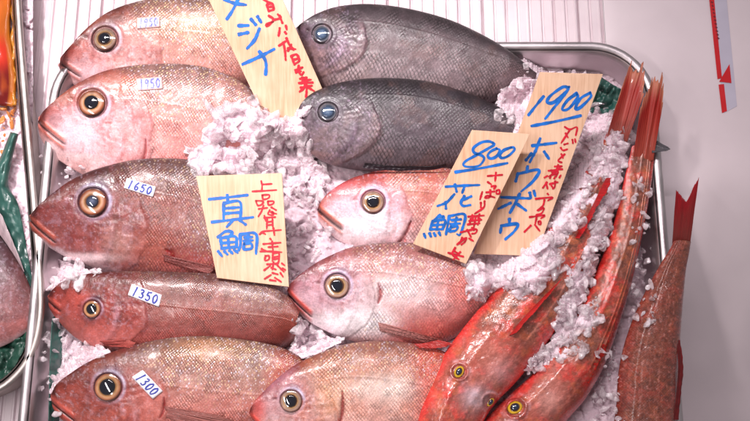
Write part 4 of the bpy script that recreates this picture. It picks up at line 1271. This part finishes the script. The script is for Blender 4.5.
def heap(poly, H, sd, holes=(), label="", n_chip=300, rim=14, chip=(1.6, 7.5), rag=7, gs=1.0):
    p = np.asarray(poly, float)
    x0, y0 = p.min(0) - 6; x1, y1 = p.max(0) + 6
    gx = np.arange(x0, x1, .72); gy = np.arange(y0, y1, .72)
    X, Y = np.meshgrid(gx, gy, indexing='ij')
    ed = edge_dist(poly, X, Y) + rag * 2 * (fbm(X / 9 + sd, Y / 9, 3) - .5)
    for (hx, hy, hr) in holes:
        ed = np.minimum(ed, np.hypot(X - hx, Y - hy) - hr + 6 * (fbm(X / 6 + sd, Y / 6, 3) - .5))
    base = blur(dil(HM, 2), 48)
    g = base[np.clip(np.round(Y + 25).astype(int), 0, 469), np.clip(np.round(X + 50).astype(int), 0, 849)]
    dome = np.sqrt(np.clip(ed / rim, 0, 1))
    lump = fbm(X / 26 + sd, Y / 26 + 4, 3)
    Z = g - .004 + H * dome * (.45 + 1.1 * lump) + granular(X / gs, Y / gs, sd) * gs * S * (.25 + .6 * dome)
    P = W(X, Y, Z)
    q = grid_quads(len(gx), len(gy)); ok = (ed > -1.0).reshape(-1)
    q = q[ok[q].all(1)]
    o = mesh_np("crushed_ice", P.reshape(-1, 3), q, M_ICE)
    tag(o, label, "ice", kind="stuff")
    inside_pts = np.argwhere(ed > -1)
    edge_w = np.exp(-np.clip(ed[ed > -1], 0, 99) / 12) + .35
    idx = np.random.default_rng(int(sd * 10)).choice(len(inside_pts), n_chip, p=edge_w / edge_w.sum())
    out = []
    for k in idx:
        i, j = inside_pts[k]
        r = (chip[0] + (chip[1] - chip[0]) * random.random() ** 2.6) * S
        out.append((P[i, j] + np.array([random.uniform(-2, 2) * S, random.uniform(-2, 2) * S, r * random.uniform(-.35, .45)]), r))
    hm_add(P.reshape(-1, 3)[ok])
    return out


loose = []
loose += heap([(205, 128), (222, 108), (246, 104), (262, 100), (290, 112), (312, 104), (300, 130), (312, 158), (332, 172), (318, 190), (300, 205), (284, 196), (276, 178), (232, 176), (196, 174), (188, 160), (200, 146)], .012, 1.7,
              label="bright mound of crushed ice around the foot of the cream board", n_chip=200, chip=(2.5, 13), gs=1.9)
loose += heap([(256, 110), (272, 112), (290, 116), (303, 120), (305, 140), (282, 146), (256, 136)], .018, 3.9, label="ice lumps heaped against the foot of the cream board", n_chip=60, chip=(2.5, 9), gs=1.4, rim=9, rag=4)
loose += heap([(470, 300), (466, 276), (468, 256), (492, 250), (530, 236), (552, 210), (560, 160), (572, 120), (590, 98), (612, 108), (624, 122), (627, 150), (622, 190), (612, 230), (598, 258), (586, 300), (574, 320), (566, 330), (556, 350), (548, 356), (556, 322), (560, 300), (548, 290), (520, 300), (498, 286), (484, 300)],
              .010, 4.2, holes=[(588, 216, 8), (580, 236, 10), (570, 252, 12), (600, 186, 6), (556, 285, 13), (542, 272, 8), (598, 250, 5)], label="large heap of crushed ice over the gurnards beside the 1900 board", n_chip=720, rim=12)
loose += heap([(468, 266), (478, 256), (496, 248), (516, 236), (544, 229), (560, 242), (558, 266), (540, 286), (516, 290), (498, 284), (484, 300), (466, 292)], .020, 5.3, label="mound of crushed ice in front of the feet of the 800 and 1900 boards", n_chip=150, chip=(1.8, 8), gs=1.3, rim=10, rag=4)
loose += heap([(500, 96), (512, 86), (522, 60), (540, 48), (558, 50), (566, 70), (590, 76), (560, 100), (540, 140), (515, 140), (502, 120)], .012, 6.1, label="small mound of crushed ice at the tail of the upper dark fish", n_chip=110, gs=1.5)
loose += heap([(524, 370), (540, 352), (556, 346), (572, 322), (586, 300), (597, 298), (602, 316), (592, 340), (584, 350), (566, 360), (548, 362), (534, 374)], .006, 8.8, label="patch of crushed ice lying between two gurnards", n_chip=160, rag=5)
loose += heap([(64, 262), (84, 268), (110, 276), (80, 282), (62, 285), (52, 292), (46, 276), (48, 256)], .004, 9.9, label="strip of crushed ice below the jaw of the 1650 bream", n_chip=60, rag=3)
loose += heap([(52, 322), (76, 345), (110, 352), (80, 368), (62, 384), (50, 398), (54, 360)], .005, 12.3, label="crushed ice between the two breams at the bottom left", n_chip=120, rag=6)
loose += heap([(292, 312), (306, 324), (326, 336), (340, 342), (318, 352), (300, 358), (292, 350), (296, 336)], .004, 14.1, label="crushed ice caught between the centre bream and the bottom breams", n_chip=70, rag=3)
# stray pieces along the walls and on the bed
for k in range(420):
    u = random.random()
    if u < .5: x, y = random.uniform(262, 330), random.uniform(150, 300)
    elif u < .7: x, y = random.uniform(40, 90), random.uniform(150, 420)
    elif u < .85: x, y = random.uniform(632, 656), random.uniform(180, 330)
    else: x, y = random.uniform(590, 625), random.uniform(350, 440)
    z = float(hm_get(x, y))
    if z > .0 and u < .7: continue
    r = (1.4 + 3.6 * random.random() ** 2) * S
    loose.append((W(x, y, max(z, -.02) + r * .3), r))
chips("ice_chips", loose, M_CHIP, "loose translucent ice chips strewn over the heaps and between the fish")

# ice and scraps in the left tray
xs = np.arange(-60, 34, 1.0); ys = np.arange(-20, 300, 1.0)
X, Y = np.meshgrid(xs, ys, indexing='ij')
P = W(X, Y, -.024 + granular(X, Y, 20.5) * S * .9)
o = mesh_np("crushed_ice", P.reshape(-1, 3), grid_quads(len(xs), len(ys)), M_ICE); tag(o, "crushed ice stained orange in the second tray on the left", "ice", kind="stuff")
M_ROE = plain_mat("orange_scraps", (206, 128, 70), .3, 0, .35, 120, .3, 200, coat=.4)
rp = []
for k in range(70):
    x, y = random.uniform(-20, 17), random.uniform(98, 165)
    if x > 17 - (y - 98) * .12: continue
    rp.append((W(x, y, -.018), random.uniform(1.5, 4) * S))
o = chips("orange_scraps", rp, M_ROE, "orange scraps on the ice under the food package")

# ------------------------------------------------------------------ price boards
def wood_mat():
    m, nt, b = new_mat("pale_wood")
    tc = nt.nodes.new("ShaderNodeTexCoord"); mp = nt.nodes.new("ShaderNodeMapping"); mp.inputs["Scale"].default_value = (95, 7, 1)
    nt.links.new(tc.outputs["UV"], mp.inputs[0])
    n = N(nt, "ShaderNodeTexNoise"); n.inputs["Scale"].default_value = 3; n.inputs["Detail"].default_value = 5; n.inputs["Distortion"].default_value = .8
    nt.links.new(mp.outputs[0], n.inputs[0])
    n2 = N(nt, "ShaderNodeTexNoise"); n2.inputs["Scale"].default_value = 18; n2.inputs["Detail"].default_value = 3
    nt.links.new(tc.outputs["UV"], n2.inputs[0])
    c = mixcol(nt, map_range(nt, n.outputs[0], .3, .7, 0, 1), lin4((196, 148, 114)), lin4((222, 182, 150)))
    c = mixcol(nt, map_range(nt, n2.outputs[0], .35, .7, 0, .5), c, lin4((234, 202, 176)))
    nt.links.new(c, b.inputs["Base Color"]); b.inputs["Roughness"].default_value = .55
    bm = nt.nodes.new("ShaderNodeBump"); bm.inputs["Strength"].default_value = .15; bm.inputs["Distance"].default_value = .0006
    nt.links.new(n.outputs[0], bm.inputs["Height"]); nt.links.new(bm.outputs[0], b.inputs["Normal"])
    return m


M_WOOD = wood_mat()
M_BLUE = plain_mat("blue_paint", (4, 98, 184), .42, 0, .34, 120)
M_RED = plain_mat("red_paint", (190, 8, 40), .42, 0, .28, 160)


class Board:
    def __init__(s, label, tl, tr, bl, br_guess, ztop, zbot, group="handwritten wooden price boards"):
        a = W(*tl, ztop); b = W(*tr, ztop); c = W(*bl, zbot)
        n = np.cross(b - a, c - a); n /= np.linalg.norm(n)
        if n[2] < 0: n = -n
        s.p0, s.n = a, n
        d = s.pt(*br_guess)
        V = np.array([a, b, d, c])
        th = .0022
        root = empty("price_board", label, "price board", (c + d) / 2, group)
        # slab with softened edges
        nu, nv = 12, 20
        ctr = V.mean(0)
        q4 = V
        rings = []
        ins = lambda k: ctr + (q4 - ctr) * (1 - k / np.linalg.norm(q4 - ctr, axis=1)[:, None])
        rings = [ins(.0006), q4 - n * .0004, q4 - n * (th - .0004), ins(.0006) - n * th]
        VV = np.vstack(rings)
        i = np.arange(4); qs = [np.array([[0, 1, 2, 3]]), np.array([[15, 14, 13, 12]])]
        for k in range(3):
            qs.append(np.stack([k * 4 + i, k * 4 + (i + 1) % 4, (k + 1) * 4 + (i + 1) % 4, (k + 1) * 4 + i], 1)[:, ::-1])
        ux = (b - a) / np.linalg.norm(b - a); uy = np.cross(n, ux)
        uv = np.c_[(VV - a) @ ux, (VV - a) @ uy] + random.random()
        mesh_np("board", VV, qs, M_WOOD, root, smooth=False, uv=uv)
        s.root = root

    def pt(s, x, y):
        d = ray(x, y); k = ((s.p0 - CAM) @ s.n) / (d @ s.n)
        return CAM + d * k

    def frame(s, x, y):
        return s.pt(x, y), s.n

    def write(s, blue, red, wb, wr):
        stroke_mesh("blue_lettering", blue, s.frame, wb, s.root, M_BLUE, wob=.45)
        stroke_mesh("red_lettering", red, s.frame, wr, s.root, M_RED, off=.0004, wob=.5)


def cr(x0, y0, k, *strokes):
    return [[(x0 + x / k, y0 + y / k) for (x, y) in st] for st in strokes]


b1 = Board("cream board with three blue katakana and red script at the top, cut by the frame", (206, -6), (280.3, -6), (268, 125), (338, 124), .085, .006)
b1.write(cr(205, 0, 3.825, [(130, -10), (105, 40), (84, 72)], [(74, -3), (112, 12), (155, 18)], [(128, 98), (165, 97)], [(130, 131), (165, 124)], [(208, 110), (190, 152), (162, 184)], [(176, 73), (194, 94)], [(201, 63), (214, 84)],
            [(145, 245), (205, 218), (264, 188)], [(208, 197), (228, 225), (234, 250), (232, 284)]),
         cr(255, 0, 8.414, [(70, -8), (112, 22)], [(96, 8), (150, 36)], [(100, 38), (114, 92)], [(104, 36), (146, 28), (158, 76)], [(106, 60), (150, 54)], [(114, 92), (156, 80)],
            [(116, 132), (158, 166), (104, 218), (96, 204), (150, 180)], [(150, 168), (216, 150), (192, 120)], [(206, 130), (230, 192)], [(208, 236), (204, 272), (198, 300)], [(260, 214), (266, 246)], [(252, 268), (262, 282)])
         + cr(265, 45, 7.014, [(98, 4), (150, -30)], [(130, -12), (140, 40), (145, 104)], [(150, -50), (170, -5), (200, 32)], [(160, 22), (212, 28)], [(160, 40), (184, -4)], [(184, 76), (206, 136)], [(185, 76), (222, 66), (240, 108), (206, 134)], [(198, 104), (236, 92)],
              [(212, 176), (262, 156)], [(236, 144), (236, 180), (254, 210), (270, 190)], [(216, 190), (250, 182)], [(246, 236), (292, 226)], [(238, 266), (334, 262)], [(262, 226), (278, 290), (244, 326)], [(282, 286), (342, 320)], [(288, 226), (292, 300), (288, 364)], [(250, 298), (328, 284)], [(262, 250), (320, 242)]), 3.6, 2.5)

b2 = Board("wide board with two large blue kanji and red script standing before the 1650 bream", (196, 176), (282, 173), (217, 278), (289, 287), .068, .034)
b2.write(cr(205, 185, 5.467, [(22, 78), (120, 68), (232, 55)], [(122, 55), (125, 96)], [(102, 98), (102, 196)], [(102, 100), (190, 92), (194, 186)], [(108, 128), (184, 122)], [(108, 156), (184, 150)], [(38, 203), (150, 190), (262, 176)], [(150, 196), (120, 228)], [(188, 190), (222, 216)],
            [(70, 285), (112, 254), (150, 258), (132, 282)], [(84, 290), (92, 346)], [(86, 290), (166, 282), (172, 340)], [(126, 286), (130, 340)], [(90, 318), (168, 311)], [(90, 346), (174, 338)], [(72, 362), (92, 388)], [(106, 362), (122, 379)], [(134, 358), (149, 373)], [(160, 354), (177, 369)],
            [(192, 272), (194, 325), (184, 356)], [(192, 270), (278, 268), (279, 374)], [(216, 287), (256, 284)], [(236, 274), (236, 306)], [(212, 306), (260, 302)], [(214, 322), (214, 350), (254, 346), (252, 320), (216, 322)]),
         cr(235, 175, 7.014, [(184, 42), (190, 76), (188, 110)], [(192, 66), (258, 62)], [(122, 115), (200, 111), (290, 105)], [(192, 140), (198, 170), (234, 162), (240, 140), (194, 140)], [(146, 180), (160, 213), (188, 206), (196, 184), (150, 180)], [(230, 184), (236, 210), (266, 202), (270, 184), (232, 184)],
            [(166, 238), (226, 230)], [(200, 214), (186, 254), (164, 290)], [(254, 226), (288, 246)], [(244, 246), (232, 274), (266, 280), (264, 258), (250, 262), (290, 272)], [(206, 286), (216, 322)], [(204, 300), (282, 295)], [(226, 302), (222, 376)], [(262, 300), (266, 376)], [(226, 330), (262, 325)], [(225, 352), (264, 348)], [(172, 416), (200, 396), (260, 390), (322, 385)], [(270, 372), (276, 420)], [(186, 400), (212, 414)])
         + cr(235, 230, 7.014, [(246, 60), (252, 66)], [(198, 98), (320, 88)], [(260, 78), (266, 144)], [(186, 132), (216, 146)], [(178, 150), (250, 150), (326, 155)], [(234, 120), (300, 115)], [(214, 180), (210, 212), (236, 206), (238, 182), (216, 180)], [(266, 160), (262, 216)], [(266, 164), (306, 160), (306, 220), (284, 240)], [(270, 190), (302, 185)], [(270, 205), (302, 200)], [(224, 240), (302, 234)], [(270, 224), (262, 276)], [(204, 282), (246, 250)], [(254, 264), (286, 276)], [(298, 248), (342, 292)], [(328, 233), (346, 246)], [(334, 268), (352, 279)], [(208, 342), (252, 314)], [(244, 350), (286, 356)], [(280, 334), (322, 362)], [(318, 300), (336, 326)], [(262, 300), (300, 310)]), 3.1, 1.9)

b4 = Board("tall tilted board marked 1900 with blue katakana, behind the 800 board", (540, 72), (603, 74), (474, 254), (536, 256), .098, .022)
b4.write(cr(520, 75, 7.0125, [(165, 150), (112, 214), (60, 280)], [(338, 88), (298, 85), (214, 145), (190, 190), (238, 190), (320, 118), (344, 84)], [(338, 100), (264, 196), (178, 305)], [(398, 128), (332, 178), (295, 240), (340, 236), (402, 160), (398, 128)], [(492, 124), (424, 165), (388, 234), (424, 226), (494, 156), (492, 126)], [(82, 357), (250, 325), (425, 285)])
         + cr(490, 130, 3.51, [(148, 55), (232, 45)], [(176, 30), (160, 72), (140, 112)], [(146, 82), (126, 106)], [(190, 76), (206, 100)], [(132, 128), (128, 148)], [(98, 152), (90, 180)], [(97, 154), (170, 140), (152, 178), (110, 215)], [(40, 236), (140, 240)], [(104, 224), (88, 258), (70, 290)], [(72, 256), (30, 276)], [(96, 260), (126, 282)], [(139, 220), (143, 236)], [(154, 214), (158, 230)], [(68, 312), (68, 332)], [(40, 336), (36, 360)], [(40, 336), (96, 330), (84, 356), (54, 383)]),
         cr(535, 120, 7.017, [(208, 48), (244, 66), (294, 50), (286, 106)], [(246, 66), (216, 112), (184, 160)], [(214, 92), (230, 122)], [(262, 138), (266, 162)], [(280, 134), (284, 156)], [(204, 172), (230, 164)], [(180, 194), (196, 213), (226, 205)], [(184, 238), (196, 266)], [(208, 240), (162, 284), (186, 298)], [(138, 326), (188, 324)], [(162, 314), (150, 348)], [(94, 356), (192, 345)], [(182, 324), (140, 368), (96, 396)], [(118, 368), (160, 362), (148, 396)], [(120, 384), (152, 380)], [(66, 404), (86, 392)], [(104, 408), (110, 398)], [(134, 410), (140, 398)], [(170, 404), (180, 388)])
         + cr(515, 180, 6.48, [(206, 14), (180, 50)], [(204, 30), (210, 56)], [(224, 26), (276, 14)], [(260, 8), (256, 44), (244, 56)], [(234, 34), (242, 46)], [(210, 88), (215, 94)], [(134, 122), (240, 112), (214, 132)], [(190, 128), (180, 166), (144, 196)], [(150, 196), (186, 180), (172, 214), (138, 226)], [(94, 240), (190, 228), (168, 248)], [(140, 238), (130, 284)], [(102, 294), (60, 336)], [(128, 290), (158, 328)], [(150, 270), (164, 268), (166, 286), (152, 286), (150, 271)]), 3.1, 2.0)

b3 = Board("tilted board marked 800 with blue kanji, standing in front of the 1900 board", (472, 130), (530, 134), (413, 244), (466, 264), .098, .050)
b3.write(cr(455, 130, 8.414, [(318, 108), (284, 95), (220, 105), (156, 150), (162, 190), (226, 215), (244, 246), (200, 300), (112, 310), (70, 294), (92, 260), (190, 205), (288, 150), (330, 122), (318, 106)], [(350, 155), (300, 180), (275, 215), (300, 240), (350, 220), (376, 170), (350, 156)], [(470, 146), (410, 170), (376, 210), (396, 236), (450, 216), (500, 166), (490, 145), (466, 150)], [(3, 354), (210, 322), (440, 278)])
         + cr(415, 175, 6.014, [(185, 70), (285, 64), (386, 60)], [(240, 56), (250, 100)], [(300, 62), (284, 106)], [(236, 116), (190, 164), (136, 186)], [(184, 162), (186, 202)], [(338, 128), (290, 150)], [(296, 126), (276, 166), (292, 186), (332, 180)], [(150, 240), (104, 282)], [(140, 252), (172, 250), (160, 272)], [(104, 282), (90, 326)], [(106, 277), (180, 271), (166, 326)], [(140, 274), (130, 323)], [(100, 301), (172, 298)], [(90, 326), (166, 326)], [(54, 354), (62, 376)], [(87, 350), (95, 369)], [(114, 350), (122, 366)], [(144, 345), (151, 361)], [(206, 246), (186, 356)], [(206, 246), (300, 240), (272, 354), (254, 356)], [(220, 271), (276, 266)], [(250, 256), (240, 296)], [(214, 296), (268, 291)], [(216, 313), (206, 336), (244, 333), (256, 309), (218, 312)]),
         cr(450, 160, 7.014, [(264, 112), (366, 104)], [(322, 88), (316, 146)], [(264, 154), (288, 170)], [(290, 186), (322, 180), (308, 202)], [(226, 224), (210, 276)], [(254, 227), (312, 220)], [(282, 210), (280, 258), (246, 266), (262, 250), (312, 262)], [(326, 214), (346, 210), (346, 234), (326, 236), (326, 216)], [(216, 298), (216, 332)], [(242, 288), (236, 332), (174, 376)])
         + cr(440, 210, 7.014, [(198, 46), (306, 38)], [(226, 34), (230, 62)], [(276, 28), (266, 62)], [(204, 76), (290, 68)], [(216, 60), (206, 102)], [(250, 46), (236, 122)], [(280, 60), (264, 102)], [(194, 101), (276, 92)], [(144, 156), (250, 134), (250, 160), (224, 166)], [(190, 138), (216, 187)], [(224, 124), (236, 142)], [(120, 241), (182, 194), (174, 222), (150, 242)], [(156, 194), (134, 236)], [(204, 199), (231, 216)], [(58, 300), (162, 326)], [(106, 264), (86, 310), (130, 346)], [(142, 294), (94, 346)], [(100, 288), (122, 302)]), 2.8, 2.1)

# ------------------------------------------------------------------ warning sticker on the smooth panel
def panel_frame(z):
    return lambda x, y: (W(x, y, z), np.array([0, 0, 1.0]))


zp = ZC + .0026


def poly_mesh(name, pts, z, mat, parent):
    V = W([p[0] for p in pts], [p[1] for p in pts], z)
    return mesh_np(name, V, np.arange(len(pts))[None, :], mat, parent, smooth=False)


rt = empty("warning_sticker", "grey strip sticker with a red stripe and red triangle on the smooth panel", "sticker", W(722, 60, zp))
poly_mesh("strip", [(712, -8), (726, -8), (737, 106), (724, 113)], zp, plain_mat("sticker_grey", (196, 190, 206), .4, 0, .03), rt)
MR = plain_mat("sticker_red", (206, 24, 34), .38, 0, .05)
poly_mesh("red_stripe", [(708.5, -8), (713.5, -8), (722, 78), (717.5, 79)], zp + .0004, MR, rt)
poly_mesh("red_stripe", [(718.6, 84.5), (724, 84), (727, 111), (722, 113)], zp + .0004, MR, rt)
poly_mesh("arrow", [(729.5, 64), (731.5, 83), (719.2, 81.5)], zp + .0008, MR, rt)
ink = []
for k in range(11):
    x = 712 + k * .62; y = 2 + k * 3.6
    ink += [[(x - .9, y), (x + 1.0, y + .4)], [(x - .2, y - .8), (x + .2, y + 1.2)]]
stroke_mesh("fine_print", ink, panel_frame(zp + .0006), .7, rt, plain_mat("dark_print", (110, 20, 34), .5), off=.0002)
